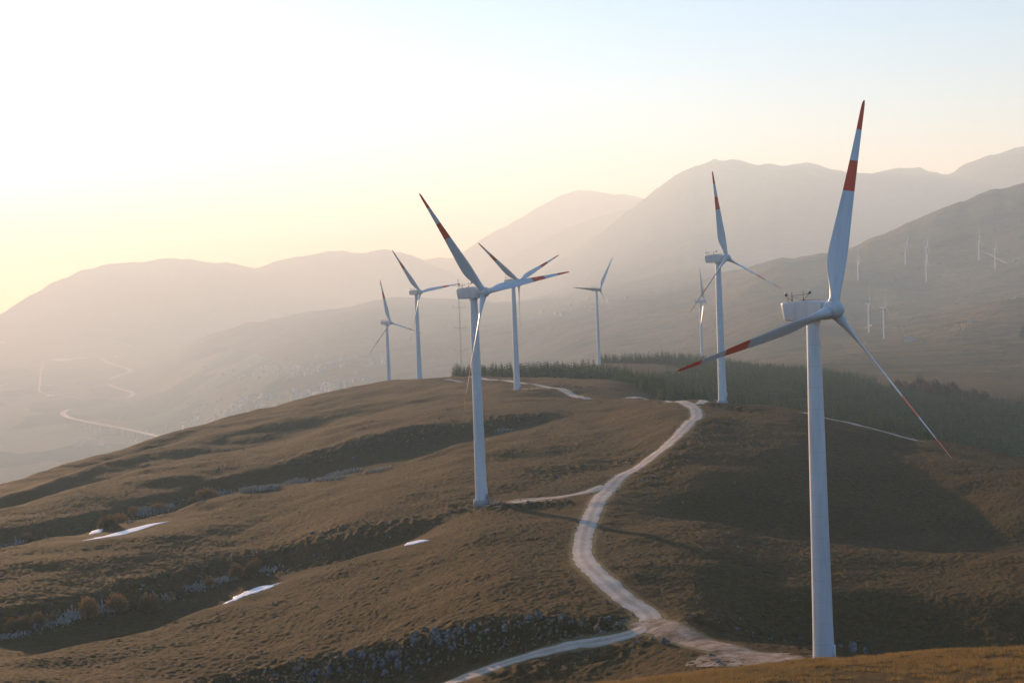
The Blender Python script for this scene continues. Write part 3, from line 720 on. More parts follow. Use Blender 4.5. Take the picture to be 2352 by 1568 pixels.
# the far group across the valley
FARW = [(1971, 644, 3765, -.35, .05, 'tiny wind turbine lowest on the left edge of the far slope'), (2080, 608, 3765, -.7, .6, 'tiny wind turbine on the spur left of the overlapping pair on the far slope'),
 (2128.5, 612, 3850, -.7, .25, 'rear one of the two overlapping tiny wind turbines on the far slope'), (2128, 647, 3500, -.6, .3, 'front one of the two overlapping tiny wind turbines on the far slope'),
 (2249, 597.6, 3770, -.6, .1, 'topmost tiny wind turbine on the far slope, above the curving dirt track'), (2286, 619, 3570, -.6, .15, 'tiny wind turbine farthest to the right on the far slope'),
 (1996, 765, 2680, -.6, .05, 'tiny wind turbine with a short access track in the lower pair on the far slope'), (2031, 778, 2480, -.7, .2, 'tiny wind turbine nearest the white hut in the lower pair on the far slope')]
for (x, y, d, yaw, th, lab) in FARW:
    X_, Y_, g = hit_exact(x, y, d)
    turbine(X_, Y_, g - .5, yaw, th, 42.5, lab, red=False, detail=0, group='far wind turbines across the valley')

# ------------------------------------------------------------------ met mast
p = hit(1061, 873); P0 = Vector((0, 0, 0))
az, s_ = ray(1061, 868); dm = 830.0; P0 = Vector((math.sin(az) * dm, math.cos(az) * dm, 0)); P0.z = float(zs(P0.x, P0.y))
top = dm * ray(1056, 640)[1] - P0.z
mm = empty('met_mast', P0)
tag(mm, 'thin guyed lattice measuring mast standing between two turbines on the skyline', 'mast')
b = MB()
for k in range(3):
    t = 2 * math.pi * k / 3; b.tube((.3 * math.cos(t), .3 * math.sin(t), 0), (.3 * math.cos(t), .3 * math.sin(t), top), .045, n=5)
nz = int(top / .9)
for i in range(nz):
    for k in range(3):
        t = 2 * math.pi * k / 3; t2 = 2 * math.pi * (k + 1) / 3
        b.tube((.3 * math.cos(t), .3 * math.sin(t), i * .9), (.3 * math.cos(t2), .3 * math.sin(t2), i * .9 + .9), .02, n=4, cap=False)
link('lattice_pole', b.mesh('lattice_pole', M_dark, False), mm)
for h in (.30, .52, .72, .93):
    b = MB(); b.tube((-3.2, 0, top * h), (3.2, 0, top * h), .06, n=5)
    for e in (-3.2, 3.2): b.tube((e, 0, top * h), (e, 0, top * h + .9), .05, n=5); b.tube((e, 0, top * h + .9), (e, 0, top * h + 1.05), .22, n=6)
    link('boom', b.mesh('boom', M_dark, False), mm)
for k in range(3):
    b = MB(); t = 2 * math.pi * k / 3 + .4
    for h, r in ((.95, 22), (.6, 22), (.3, 14)): b.tube((0, 0, top * h), (r * math.cos(t), r * math.sin(t), -1), .015, n=4, cap=False)
    link('guy_wire', b.mesh('guy_wire', M_dark, False), mm)

# ------------------------------------------------------------------ boulders and stones
def rock_variant(seed, sub=3):
    r = np.random.default_rng(seed)
    import bmesh
    bm = bmesh.new(); bmesh.ops.create_icosphere(bm, subdivisions=sub, radius=1)
    off = r.uniform(-50, 50, 3); cuts = [(Vector(r.normal(size=3)).normalized(), r.uniform(.35, .8)) for _ in range(10)]
    for v in bm.verts:
        c = v.co
        for nrm, dd in cuts:
            e = c.dot(nrm) - dd
            if e > 0: c -= nrm * e
        k = float(fbm(np.array([c.x * 2.2 + off[0] + c.z]), np.array([c.y * 2.2 + off[1] - c.z * 1.7]), 3, seed)[0])
        v.co = c * (1 + .55 * k); v.co.z *= .9
    me = bpy.data.meshes.new('boulder'); bm.to_mesh(me); bm.free(); me.materials.append(M_rock)
    for q in me.polygons: q.use_smooth = False
    return me
RV = [rock_variant(s) for s in range(7)]
BPTS = [(958,1463,1.7),(975,1452,1.4),(948,1478,1.3),(905,1496,1.7),(890,1512,1.5),(900,1525,1.5),(880,1530,1.2),(912,1535,1.0),(922,1500,1.0),(800,1505,1.0),(812,1500,1.5),(808,1522,1.2),(830,1512,.9),(842,1530,.9),(862,1530,1.7),(858,1518,1.3),
 (730,1535,1.1),(715,1545,1.0),(745,1540,.9),(760,1535,.8),(755,1552,1.0),(700,1552,.9),(783,1545,.8),(1005,1472,1.4),(1015,1480,1.1),(990,1485,.9),(1030,1465,1.0),(1043,1478,1.3),(1058,1468,1.2),(1048,1452,.9),(1005,1500,.9),(985,1508,.8),(1040,1500,.8),(1070,1490,.7),
 (1100,1440,1.1),(1130,1436,.8),(1160,1440,1.0),(1190,1438,.9),(1215,1430,1.0),(1240,1432,1.1),(1262,1438,.9),(1290,1432,1.1),(1310,1440,.8),(1340,1438,.9),(1375,1442,1.1),(1395,1432,.9),(1500,1470,1.0),(1530,1478,.8),(1560,1560,1.2),(1518,1550,.8),
 (660,1560,.9),(640,1555,.7),(690,1530,.7),(780,1520,.8),(1085,1460,.9),(1120,1465,.7),(935,1515,.8),(950,1500,.7),(1880,1470,1.3),(1905,1468,1.0),(1930,1480,.9),(1960,1488,1.0),(1990,1494,.8),(1890,1490,1.1)]
r2 = random.Random(4)
for i, (x, y, s) in enumerate(BPTS):
    p = hit(x + r2.uniform(-2, 2), y, 0, 150)
    if p is None or (x > 1440 and y > 1545): continue
    o = link('boulder', RV[i % 7]); z = float(relief(np.array([p.x]), np.array([p.y]))[0])
    s *= .62 * r2.choice([.55, .8, 1, 1.25]); o.scale = (s * r2.uniform(.8, 1.1), s * r2.uniform(.7, 1.1), s * r2.uniform(1.1, 1.9)); o.location = (p.x, p.y, z + s * .3)
    o.rotation_euler = (r2.uniform(-.3, .3), r2.uniform(-.3, .3), r2.uniform(0, 6.3))
    if x < 1480: tag(o, 'grey limestone boulder in the shaded outcrop above the lower gravel road', 'boulder', 'boulders of the outcrop above the lower road')
    elif x < 1800: tag(o, 'pale limestone boulder lying beside the road fork', 'boulder', 'boulders by the road fork')
    else: tag(o, 'grey limestone boulder on the dark bank behind the tallest turbine', 'boulder', 'boulders behind the tallest turbine')
# loose stones nobody could count
V = []; F = []; tot = 0
def stone(p, s, r):
    n = 5; a0 = r.uniform(0, 6.3); pts = []
    for i in range(n):
        a = a0 + 6.283 * i / n; q = s * r.uniform(.6, 1.1); pts.append((p[0] + q * math.cos(a), p[1] + q * math.sin(a), p[2] - s * .4))
    for i in range(n):
        a = a0 + 6.283 * (i + .3) / n; q = s * r.uniform(.35, .75); pts.append((p[0] + q * math.cos(a), p[1] + q * math.sin(a), p[2] + s * r.uniform(.3, .7)))
    return pts
SF = [(i, (i + 1) % 5, 5 + (i + 1) % 5, 5 + i) for i in range(5)]
XY = []; SZ = []
for (P, w, a) in ROCKP:
    n = int(len(P) * w * a * .7)
    k = rng.integers(0, len(P), n); o = rng.normal(0, w * .55, (n, 2)); XY.append(P[k] + o); SZ.append(rng.gamma(2.0, .085, n) * (1.0 + .5 * a))
n = 1100; a_ = rng.uniform(-.34, .34, n); d_ = rng.uniform(215, 700, n); XY.append(np.stack([np.sin(a_) * d_, np.cos(a_) * d_], 1)); SZ.append(rng.gamma(1.5, .07, n) + .04)
for P, w in RP:
    n = int(len(P) * 1.2); k = rng.integers(0, len(P), n); T = np.gradient(P, axis=0); T /= np.hypot(*T.T)[:, None]; Nn = np.stack([-T[:, 1], T[:, 0]], 1)
    XY.append(P[k] + Nn[k] * (rng.choice([-1, 1], n) * (w / 2 + .2 + rng.gamma(1.5, .8, n)))[:, None]); SZ.append(rng.gamma(1.5, .07, n) + .05)
XY = np.concatenate(XY); SZ = np.clip(np.concatenate(SZ), .05, .9)
keep = samp(DROAD, XY[:, 0], XY[:, 1]) > .1; XY = XY[keep]; SZ = SZ[keep]
Zs = relief(XY[:, 0], XY[:, 1]); r3 = random.Random(11)
for (x, y), z, s in zip(XY, Zs, SZ):
    b0 = len(V); V += stone((x, y, z), s, r3); F += [tuple(b0 + q for q in f) for f in SF]; F.append((b0 + 5, b0 + 6, b0 + 7, b0 + 8)); F.append((b0 + 5, b0 + 8, b0 + 9, b0 + 5))
F = [f if len(set(f)) == 4 else f for f in F]
me = bpy.data.meshes.new('loose_stones'); me.from_pydata(V, [], [tuple(dict.fromkeys(f)) for f in F]); me.materials.append(M_rock)
tag(link('loose_stones', me), 'pale limestone rubble strewn over the brown grass slopes', 'stones', kind='stuff')

# ------------------------------------------------------------------ snow patches
def snow(outline, label, name='snow_patch'):
    pts = [hit(x, y) for x, y in outline]; pts = [p for p in pts if p]
    c = sum(pts, Vector()) / len(pts)
    P = np.array([(p.x, p.y) for p in pts]); n = len(P)
    # subdivide edge with ragged noise
    E = []
    for i in range(n):
        for s in range(8):
            t = s / 8; q = P[i] * (1 - t) + P[(i + 1) % n] * t; E.append(q)
    E = np.array(E); cc = P.mean(0); E = cc + (E - cc) * (1 + .07 * fbm(np.arange(len(E)) * .9, np.zeros(len(E)), 2, 5))[:, None]
    rings = [cc + (E - cc) * s for s in (1.0, .975, .9, .8, .7, .6, .5, .4, .3, .2, .1)]; hh = [-.10, .05] + [.09] * 9
    V = np.concatenate(rings + [cc[None]]); Zb = relief(V[:, 0], V[:, 1], False)
    H = np.concatenate([np.full(len(E), h) for h in hh] + [[.09]])
    m_ = len(E); F = []
    for k in range(10):
        for i in range(m_): j = (i + 1) % m_; F.append((k * m_ + i, k * m_ + j, (k + 1) * m_ + j, (k + 1) * m_ + i))
    for i in range(m_): F.append((10 * m_ + i, 10 * m_ + (i + 1) % m_, 11 * m_))
    me = bpy.data.meshes.new(name); me.from_pydata([(a, b_, z + h) for (a, b_), z, h in zip(V, Zb, H)], [], F); me.materials.append(M_snow)
    for q in me.polygons: q.use_smooth = True
    o = link(name, me); tag(o, label, 'snow patch', 'old snow patches on the slopes'); return o
snow([(189,1246),(230,1241),(290,1226),(340,1211),(390,1195),(345,1202),(290,1216),(240,1230)], 'longest white snow strip on the crest of the left slope, below the grey thorn line')
snow([(204,1222),(232,1218),(238,1214),(220,1213)], 'tiny snow remnant just above the longest snow strip')
snow([(511,1390),(545,1380),(585,1366),(630,1349),(684,1328),(640,1337),(600,1347),(560,1361),(535,1375)], 'broad white snow patch beside the gully of russet bushes')
snow([(928,1257),(950,1254),(988,1246),(965,1245),(935,1250)], 'small snow patch at the head of the gully, left of the road')

# ------------------------------------------------------------------ bushes
def bush_mesh(name, mat, seed, n=420, round_=1.0):
    r = np.random.default_rng(seed); V = []; F = []
    # many thin stems fanning up from the ground, ending in a rounded head of twigs
    for i in range(n):
        az = r.uniform(0, 2 * np.pi); el = np.arccos(r.uniform(.05, 1)); L = r.uniform(.55, 1.0) * (1 + .15 * math.sin(az * 3 + seed))
        d = np.array([math.cos(az) * math.sin(el) * round_, math.sin(az) * math.sin(el) * round_, math.cos(el)])
        p0 = d * r.uniform(.1, .5) * L; p1 = d * L
        side = np.cross(d, r.normal(size=3)); side /= np.linalg.norm(side) + 1e-6; w = r.uniform(.012, .03)
        b0 = len(V); V += [p0 - side * w, p0 + side * w, p1 + side * w * .4, p1 - side * w * .4]; F.append((b0, b0 + 1, b0 + 2, b0 + 3))
        for k in range(2):
            t = r.uniform(.5, 1); q = p0 * (1 - t) + p1 * t; e = q + (d + r.normal(size=3) * .6) * .16; s2 = np.cross(e - q, r.normal(size=3)); s2 /= np.linalg.norm(s2) + 1e-6
            b0 = len(V); V += [q - s2 * .018, q + s2 * .018, e + s2 * .03, e - s2 * .03]; F.append((b0, b0 + 1, b0 + 2, b0 + 3))
    V = np.array(V); V[:, 2] = np.maximum(V[:, 2], -.05)
    return mesh_np(name, V, F, mat, False)
BV = [bush_mesh('russet_bush', M_twig, s, 950) for s in (1, 2, 3)]
def cr5(cx, cy): return cx / 2.583 * .91875, (1100 + cy / 2.583) * .91875
BUSH = [(90,1240,110,80),(160,1240,110,90),(250,1205,80,62),(335,1190,60,45),(570,1150,125,100),(755,1100,105,85),(955,1098,110,85),(1110,1040,45,35),(1155,1000,40,35),(1358,965,58,60),(1525,905,112,100),(1625,885,70,80),(1655,840,60,60),
 (700,560,110,60),(770,540,110,60),(860,490,60,50),(1020,462,95,48),(1250,415,60,38),(1340,370,115,52),(175,630,65,42)]
for i, (cx, cy, w, h) in enumerate(BUSH):
    x, y = cr5(cx, cy); p = hit(x, y)
    if p is None: continue
    d = math.hypot(p.x, p.y); wm = w / 2.583 * .91875 / 3667 * d; hm = h / 2.583 * .91875 / 3667 * d
    o = link('bush', BV[i % 3]); o.location = (p.x, p.y, float(relief(np.array([p.x]), np.array([p.y]), False)[0]) - .1)
    o.scale = (wm / 2 * r2.uniform(.95, 1.45), wm / 2 * r2.uniform(.9, 1.4), hm * r2.uniform(.95, 1.3)); o.rotation_euler = (0, 0, i * 1.7)
    if i < 13: tag(o, 'leafless russet bush growing in the lower gully of the left slope', 'bush', 'russet bushes of the lower gully')
    else: tag(o, 'leafless russet bush growing along the upper gully of the left slope', 'bush', 'russet bushes of the upper gully')
# pale thorn thickets lining the gullies: low woolly masses
def thicket(paths, label, seed):
    r = np.random.default_rng(seed); V = []; F = []
    for pts, w, hmax, dens in paths:
        P = resample(path_hits(pts), .5)
        for (x, y) in P:
            on = fbm(np.array([x / 9.0]), np.array([y / 9.0]), 2, seed)[0]
            if on < -.13: continue
            for k in range(int(dens * (1 + 1.5 * max(0, on)))):
                X_, Y_ = x + r.normal(0, w), y + r.normal(0, w * 1.2)
                h = hmax * r.uniform(.3, 1.0) * (1 + on); a = r.uniform(0, 6.28)
                z = 0.0
                b0 = len(V); ww = r.uniform(.08, .22); lx, ly = r.normal(0, .35, 2)
                V += [(X_ - ww * math.cos(a), Y_ - ww * math.sin(a), -.1), (X_ + ww * math.cos(a), Y_ + ww * math.sin(a), -.1), (X_ + lx + ww * .6 * math.cos(a), Y_ + ly + ww * .6 * math.sin(a), h), (X_ + lx - ww * .6 * math.cos(a), Y_ + ly - ww * .6 * math.sin(a), h * .9)]
                F.append((b0, b0 + 1, b0 + 2, b0 + 3))
    V = np.array(V); V[:, 2] += relief(V[:, 0], V[:, 1], False)
    tag(link('thorn_scrub', mesh_np('thorn_scrub', V, F, M_grey, False)), label, 'scrub', kind='stuff')
def T5(l): return [cr5(*q) for q in l]
thicket([(T5([(0,690),(80,668),(150,655)]), 1.0, .9, 20), (T5([(200,630),(290,612),(370,608)]), 1.0, .9, 22), (T5([(420,595),(480,585)]), .8, .6, 16), (T5([(720,560),(800,550),(840,530)]), .6, .6, 14),
 (T5([(880,490),(930,478),(985,478)]), 1.1, 1.3, 26), (T5([(1050,465),(1130,440),(1210,425),(1280,392)]), 1.1, 1.4, 26), (T5([(1400,350),(1500,342),(1600,338),(1700,315)]), 1.2, 1.1, 24),
 (T5([(1740,312),(1850,285),(1960,268),(2050,255),(2180,245)]), 1.3, .9, 20), (T5([(2150,222),(2250,212),(2325,205)]), 1.4, .9, 20),
 ([(850,1082),(880,1076)], 1.2, .6, 12), ([(1045,1032),(1070,1024),(1090,1014)], 1.6, .5, 16), ([(1135,998),(1150,993),(1163,984)], 1.4, .6, 14)], 'pale grey leafless thorn scrub along the upper gully of the left slope', 3)
thicket([(T5([(0,1290),(80,1280),(150,1262)]), .8, .7, 16), (T5([(210,1225),(300,1215),(400,1185),(450,1178)]), .8, .7, 16), (T5([(455,1165),(510,1150)]), .8, 1.1, 18), (T5([(620,1110),(710,1098)]), .8, .8, 18),
 (T5([(820,1090),(900,1080)]), .9, 1.3, 24), (T5([(1010,1060),(1090,1030),(1160,1020)]), .9, .9, 20), (T5([(1160,1010),(1200,985),(1260,985),(1340,960)]), .9, 1.1, 22), (T5([(1380,940),(1440,935),(1475,920)]), .8, .9, 18), (T5([(1660,862),(1720,858),(1770,850)]), .9, .7, 20)],
 'pale grey leafless thorn scrub along the lower gully of the left slope', 4)

# ------------------------------------------------------------------ conifers
def conifer(seed, tiers, per, name, wid=.30):
    r = np.random.default_rng(seed); V = []; F = []
    for k in range(tiers):
        f = k / (tiers - 1); z = .10 + .88 * f; rad = wid * (1 - f) ** .8 * (1 + .12 * math.sin(k * 2.1 + seed)) + .012
        n = max(4, int(per * (1 - f * .6)))
        for i in range(n):
            a = 2 * np.pi * (i + r.uniform(-.35, .35)) / n + k * 1.1; L = rad * r.uniform(.65, 1.25)
            c, s = math.cos(a), math.sin(a); dr = r.uniform(.10, .38) * L; w = L * r.uniform(.30, .48)
            z0 = z + r.uniform(-.012, .02)
            b0 = len(V)
            V += [(c * .01, s * .01, z0 + .03), (c * L * .6 - s * w, s * L * .6 + c * w, z0 - dr * .5), (c * L, s * L, z0 - dr + .03 * r.uniform(-1, 1)), (c * L * .6 + s * w, s * L * .6 - c * w, z0 - dr * .7)]
            F.append((b0, b0 + 1, b0 + 2, b0 + 3))
    b0 = len(V); V += [(.012, 0, .92), (-.012, .01, .92), (0, -.012, .92), (0, 0, 1.03)]; F += [(b0, b0 + 1, b0 + 3, b0 + 3), (b0 + 1, b0 + 2, b0 + 3, b0 + 3)]
    return np.array(V), F
tb = MB(); tb.lathe([(.022, -.05), (.018, .3), (.006, .93)], 7); ME_TR = tb.mesh('trunk', M_bark)
CV = []
for s in range(6):
    v, f = conifer(s + 20, 22, 15, 'c', .24 + .025 * (s % 3)); me = bpy.data.meshes.new('crown'); me.from_pydata([tuple(q) for q in v], [], [tuple(dict.fromkeys(q)) for q in f]); me.materials.append(M_needle); CV.append(me)
LOWC = [conifer(s + 50, 9, 7, 'l', .27) for s in range(4)]
def edge(tab, a):  # table of (sheet x, distance)
    return np.interp(a, [ray(x, 880)[0] for x, _ in tab], [d for _, d in tab])
n = 21000
a_ = rng.uniform(-.05, .40, n * 2); d_ = np.sqrt(rng.uniform(430 ** 2, 1230 ** 2, n * 2))
near1 = edge([(1040,800),(1176,765),(1400,725),(1480,655),(1530,590),(1570,555),(1650,535),(1800,520),(1950,500),(2040,490),(2075,462),(2110,448),(2200,455),(2352,450)], a_)
far1 = edge([(1040,860),(1176,900),(1360,960),(1400,930),(1500,930),(1560,950),(1700,955),(1850,960),(2000,955),(2100,950),(2200,975),(2352,1015)], a_)
X_ = np.sin(a_) * d_; Y_ = np.cos(a_) * d_
nz_ = fbm(X_ / 40, Y_ / 40, 3, 77)
amin = ray(1040, 880)[0]
in1 = (d_ > near1 + 10 * nz_) & (d_ < far1 + 60 * nz_) & (a_ > amin)
n2_ = edge([(1370,1120),(1550,1110),(1570,1040),(1700,1035),(1900,1030),(2010,1040)], a_); f2_ = edge([(1370,1160),(1560,1180),(1700,1190),(1900,1160),(2010,1080)], a_)
in2 = (d_ > n2_ + 10 * nz_) & (d_ < f2_) & (a_ > ray(1380, 880)[0]) & (a_ < ray(2015, 880)[0])
in3 = (fbm(X_ / 23 + 9, Y_ / 23, 2, 78) > -.38)
ok = (in1 | in2) & in3 & (samp(DROAD, X_, Y_) > 2)
X_, Y_, d_, a_ = X_[ok], Y_[ok], d_[ok], a_[ok]
# thin to a minimum spacing
cell = {}; kp = []
for i in range(len(X_)):
    key = (int(X_[i] / 2.5), int(Y_[i] / 3.4))
    if key in cell: continue
    cell[key] = 1; kp.append(i)
X_, Y_, d_, a_ = X_[kp], Y_[kp], d_[kp], a_[kp]
Z_ = zs(X_, Y_); H_ = 6.9 + 1.35 * rng.normal(size=len(X_)) + 4.0 * fbm(X_ / 30, Y_ / 30, 2, 79); H_ = np.clip(H_ - np.where(d_ < 470, 1.2, 0), 3.2, 9.5)
# which trees show: the top must clear the ground in front
vis = np.zeros(len(X_))
prof = np.maximum.accumulate(GRID / np.exp(LD)[None], axis=1)
for i in range(len(X_)):
    ia_ = int((a_[i] + .4) / .001); j = int((math.log(d_[i] * .985) - LD[0]) / (LD[1] - LD[0])); hz_ = prof[min(ia_, 800), j]
    vis[i] = min(H_[i] / d_[i], (Z_[i] + H_[i]) / d_[i] - hz_)
inframe = (a_ < .312)
score = np.where(inframe & (vis > .0035), 1 / d_, 0)
order = np.argsort(-score)[:300]
single = np.zeros(len(X_), bool); single[order] = score[order] > 0
trees = []
for i in np.nonzero(single)[0]:
    root = empty('conifer_tree', (X_[i], Y_[i], Z_[i] - .15), rng.uniform(0, 6.28)); h = H_[i]; w = h * rng.uniform(.8, 1.15)
    cr_ = link('crown', CV[i % 6], root); cr_.scale = (w, w, h); tr = link('trunk', ME_TR, root); tr.scale = (h, h, h)
    tag(root, 'dark green young conifer at the near edge of the dense plantation', 'conifer', 'conifers at the near edge of the plantation')
V = []; F = []; cnt = 0
idx_ = np.nonzero(~single)[0]
for q in range(4):
    v, f = LOWC[q]; sel = idx_[idx_ % 4 == q]; k = len(sel)
    ang = rng.uniform(0, 6.28, k); ca, sa = np.cos(ang), np.sin(ang); h = H_[sel]; w = h * rng.uniform(.75, 1.15, k)
    VV = np.stack([X_[sel][:, None] + (v[None, :, 0] * ca[:, None] - v[None, :, 1] * sa[:, None]) * w[:, None],
                   Y_[sel][:, None] + (v[None, :, 0] * sa[:, None] + v[None, :, 1] * ca[:, None]) * w[:, None],
                   Z_[sel][:, None] - .15 + v[None, :, 2] * h[:, None]], -1).reshape(-1, 3)
    fa = np.array([g for g in f if len(set(g)) == 4]); FF = (fa[None] + (np.arange(k) * len(v))[:, None, None]).reshape(-1, 4) + cnt
    V.append(VV); F.append(FF); cnt += len(VV)
tag(link('conifer_forest', mesh_np('conifer_forest', np.concatenate(V), np.concatenate(F), M_needle, False)), 'dense dark conifer plantation covering the saddle behind the crest', 'forest', kind='stuff')
print('TREES', len(X_), single.sum())
# bare brown trees beyond the plantation
BT = [bush_mesh('bare_tree', M_brown_twig, s + 9, 500, .75) for s in (1, 2)]
rb = random.Random(5)
for i in range(34):
    t = i / 33; x = 2060 + 205 * t + rb.uniform(-5, 5); y = 868 + 22 * t + rb.uniform(-6, 3); hm = (10.0 if .25 < t < .7 else 6.5) * rb.uniform(.7, 1.1)
    az, s_ = ray(x, y); d = 985 + rb.uniform(-20, 30); px, py = math.sin(az) * d, math.cos(az) * d
    o = link('bare_tree', BT[i % 2]); o.location = (px, py, float(zs(px, py)) - .3); o.scale = (hm * .55, hm * .55, hm); o.rotation_euler = (0, 0, i)
    tag(o, 'leafless brown broadleaf tree in the row beyond the conifer plantation', 'tree', 'bare brown trees beyond the plantation')

# ------------------------------------------------------------------ things of the valley and the far slopes
def ground_far(x, y, d0=1300, lift=0):
    p = hit(x, y, lift, d0)
    if p: p.z = zfar(p.x, p.y)
    return p
def house_mesh(w, l, h, rh, name='house'):
    b = MB(); b.mi = 0; b.box((0, 0, h / 2 - 1), (w, l, h + 2))
    b.mi = 1; e = .5
    vs = [(-w / 2 - e, -l / 2 - e, h - .1), (w / 2 + e, -l / 2 - e, h - .1), (w / 2 + e, l / 2 + e, h - .1), (-w / 2 - e, l / 2 + e, h - .1), (0, -l / 2 - e, h + rh), (0, l / 2 + e, h + rh)]
    b.add(vs, [(0, 1, 4), (1, 2, 5, 4), (2, 3, 5), (3, 0, 4, 5), (0, 3, 2, 1)]); return b.mesh(name, [M_plaster, M_roof], False)
HV = [house_mesh(10, 14, 7, 2.5), house_mesh(12, 12, 9, 2), house_mesh(9, 20, 6, 2.2)]
rh = random.Random(3)
def town(cx, cy, rx, ry, tilt, n, group, label):
    for i in range(n):
        x = rh.gauss(cx, rx); y = rh.gauss(cy, ry) - (x - cx) * tilt
        p = ground_far(x, y, 3000)
        if p is None: continue
        p.z = zfar(p.x, p.y)
        o = link('house', HV[i % 3]); o.location = p; s = rh.uniform(.6, 1.3); o.scale = (s, s, s); o.rotation_euler = (0, 0, rh.choice([.4, 1.97]) + rh.uniform(-.2, .2))
        tag(o, label, 'house', group)
town(680, 850, 85, 11, .06, 90, 'houses of the upper village', 'pale house among the haze-veiled roofs of the upper valley village')
town(560, 925, 60, 12, .08, 60, 'houses of the middle village', 'pale house in the hazy village under the low wooded hill')
town(740, 903, 50, 9, .25, 60, 'houses just over the skyline', 'pale house in the hazy settlement just beyond the grassy skyline')
town(470, 965, 45, 8, .2, 30, 'houses near the viaduct', 'pale house in the hazy hamlet near the highway viaduct')
town(250, 1010, 60, 25, .0, 26, 'scattered farmhouses of the plain', 'isolated pale farmhouse among the hazy fields of the plain')
town(160, 850, 80, 25, .0, 24, 'farmhouses far out on the plain', 'isolated pale farmhouse far out on the glowing plain')
town(1330, 700, 60, 12, .2, 22, 'houses on the slope behind the ridge', 'pale house on the hazy slope behind the ridge turbines')
def shed(x0, y0, x1, y1, w, h, label, name='shed', d0=3000):
    p, q = ground_far(x0, y0, d0), ground_far(x1, y1, d0)
    if not p or not q: return
    L = (q - p).length; root = empty(name, (p + q) / 2, math.atan2((q - p).y, (q - p).x)); tag(root, label, 'building')
    b = MB(); b.box((0, 0, h / 2 - 3), (L, w, h + 6)); link('wall', b.mesh('wall', M_plaster, False), root)
    b = MB(); vs = []
    n = 8
    for i in range(n + 1):
        t = math.pi * i / n
        for e in (-1, 1): vs.append((e * (L / 2 + 1), -(w / 2 + 1) * math.cos(t), h + .05 * w * math.sin(t) + .1))
    b.add(vs, [(2 * i, 2 * i + 1, 2 * i + 3, 2 * i + 2) for i in range(n)] + [tuple(range(0, 2 * n + 2, 2)), tuple(range(2 * n + 1, 0, -2))])
    link('roof', b.mesh('roof', M_sheet, False), root)
def cr7(l): return [(x / 4.48 * .91875, (800 + y / 4.48) * .91875) for x, y in l]
(a, b_) = cr7([(575, 458), (970, 436)]); shed(*a, *b_, 40, 9, 'longest pale greenhouse strip shining far out on the plain', 'greenhouse')
(a, b_) = cr7([(612, 470), (805, 460)]); shed(*a, *b_, 60, 9, 'broad bright greenhouse roof in front of the longest one', 'greenhouse')
(a, b_) = cr7([(1292, 424), (1350, 421)]); shed(*a, *b_, 50, 9, 'lone bright shed roof near the far highway bend on the plain')
(a, b_) = cr7([(525, 866), (625, 862)]); shed(*a, *b_, 34, 8, 'long pale shed beside the corner of the narrow country road')
(a, b_) = cr7([(790, 836), (818, 834)]); shed(*a, *b_, 20, 8, 'small glinting shed east of the country road corner')
(a, b_) = cr7([(552, 744), (605, 740)]); shed(*a, *b_, 28, 8, 'pale farm shed inside the loop of the country road')
(a, b_) = cr7([(0, 280), (40, 276)]); shed(*a, *b_, 80, 10, 'bright roof at the far end of the plain under the orange glow')
def far_ribbon(name, pts, w, mat, lift=1.2, d0=3000):
    P3 = [hit(x, y, lift, d0) for x, y in pts]; P3 = [p for p in P3 if p]
    if len(P3) < 2: return None
    P = resample(P3, 18, 2); T = np.gradient(P, axis=0); T /= np.hypot(*T.T)[:, None] + 1e-9; Nn = np.stack([-T[:, 1], T[:, 0]], 1)
    za = np.array([zfar(*q) for q in P]) + lift; za = np.convolve(np.pad(za, 3, mode='edge'), np.ones(7) / 7, 'valid')
    V = np.concatenate([np.column_stack([P - Nn * w / 2, za]), np.column_stack([P + Nn * w / 2, za])]); n = len(P)
    F = [(i, i + 1, n + i + 1, n + i) for i in range(n - 1)]
    me = mesh_np(name, V, F, mat); attr(me, 'across', np.full(len(V), .3)); return tag(link(name, me), kind='structure'), P, za, Nn
far_ribbon('highway', cr7([(1430,870),(1500,830),(1470,800),(1330,765),(1200,715)]), 24, M_asphalt, 3)
far_ribbon('highway', cr7([(1220,670),(1350,612),(1480,570),(1440,540),(1300,505),(1180,465),(1140,430)]), 26, M_asphalt, 3)
far_ribbon('highway', cr7([(1250,235),(1380,260),(1450,280),(1470,305)]), 26, M_asphalt, 3)
far_ribbon('country_road', cr7([(485,480),(462,540),(450,640),(448,720),(430,800),(520,832),(620,860),(760,852),(920,885)]), 10, M_asphalt, 2)
far_ribbon('country_road', cr7([(0,745),(60,722),(100,700)]), 9, M_asphalt, 2)
far_ribbon('country_road', cr7([(0,258),(200,246),(420,235)]), 16, M_asphalt, 2)
# viaduct: deck on piers leaving the foot of the hill
pts = cr7([(1860,1325),(1790,1308),(1700,1285),(1600,1262),(1480,1235),(1350,1208),(1220,1185),(1100,1163),(1000,1142),(930,1128),(860,1112),(800,1098),(740,1076),(705,1052),(702,1035),(730,1015),(790,995)])
P3 = [hit(x, y, 26, 3000) for x, y in pts]
P = resample(P3, 14, 2); T = np.gradient(P, axis=0); T /= np.hypot(*T.T)[:, None]; Nn = np.stack([-T[:, 1], T[:, 0]], 1)
gz = np.array([zfar(*q) for q in P]); za = gz + 26; za = np.convolve(np.pad(za, 12, mode='edge'), np.ones(25) / 25, 'valid')
vi = empty('viaduct', (P[0][0], P[0][1], za[0])); tag(vi, 'long curving highway viaduct crossing the hazy valley below the grassy slope', 'viaduct')
o0 = np.array([P[0][0], P[0][1], za[0]]); n = len(P); W = 11.5; V = []
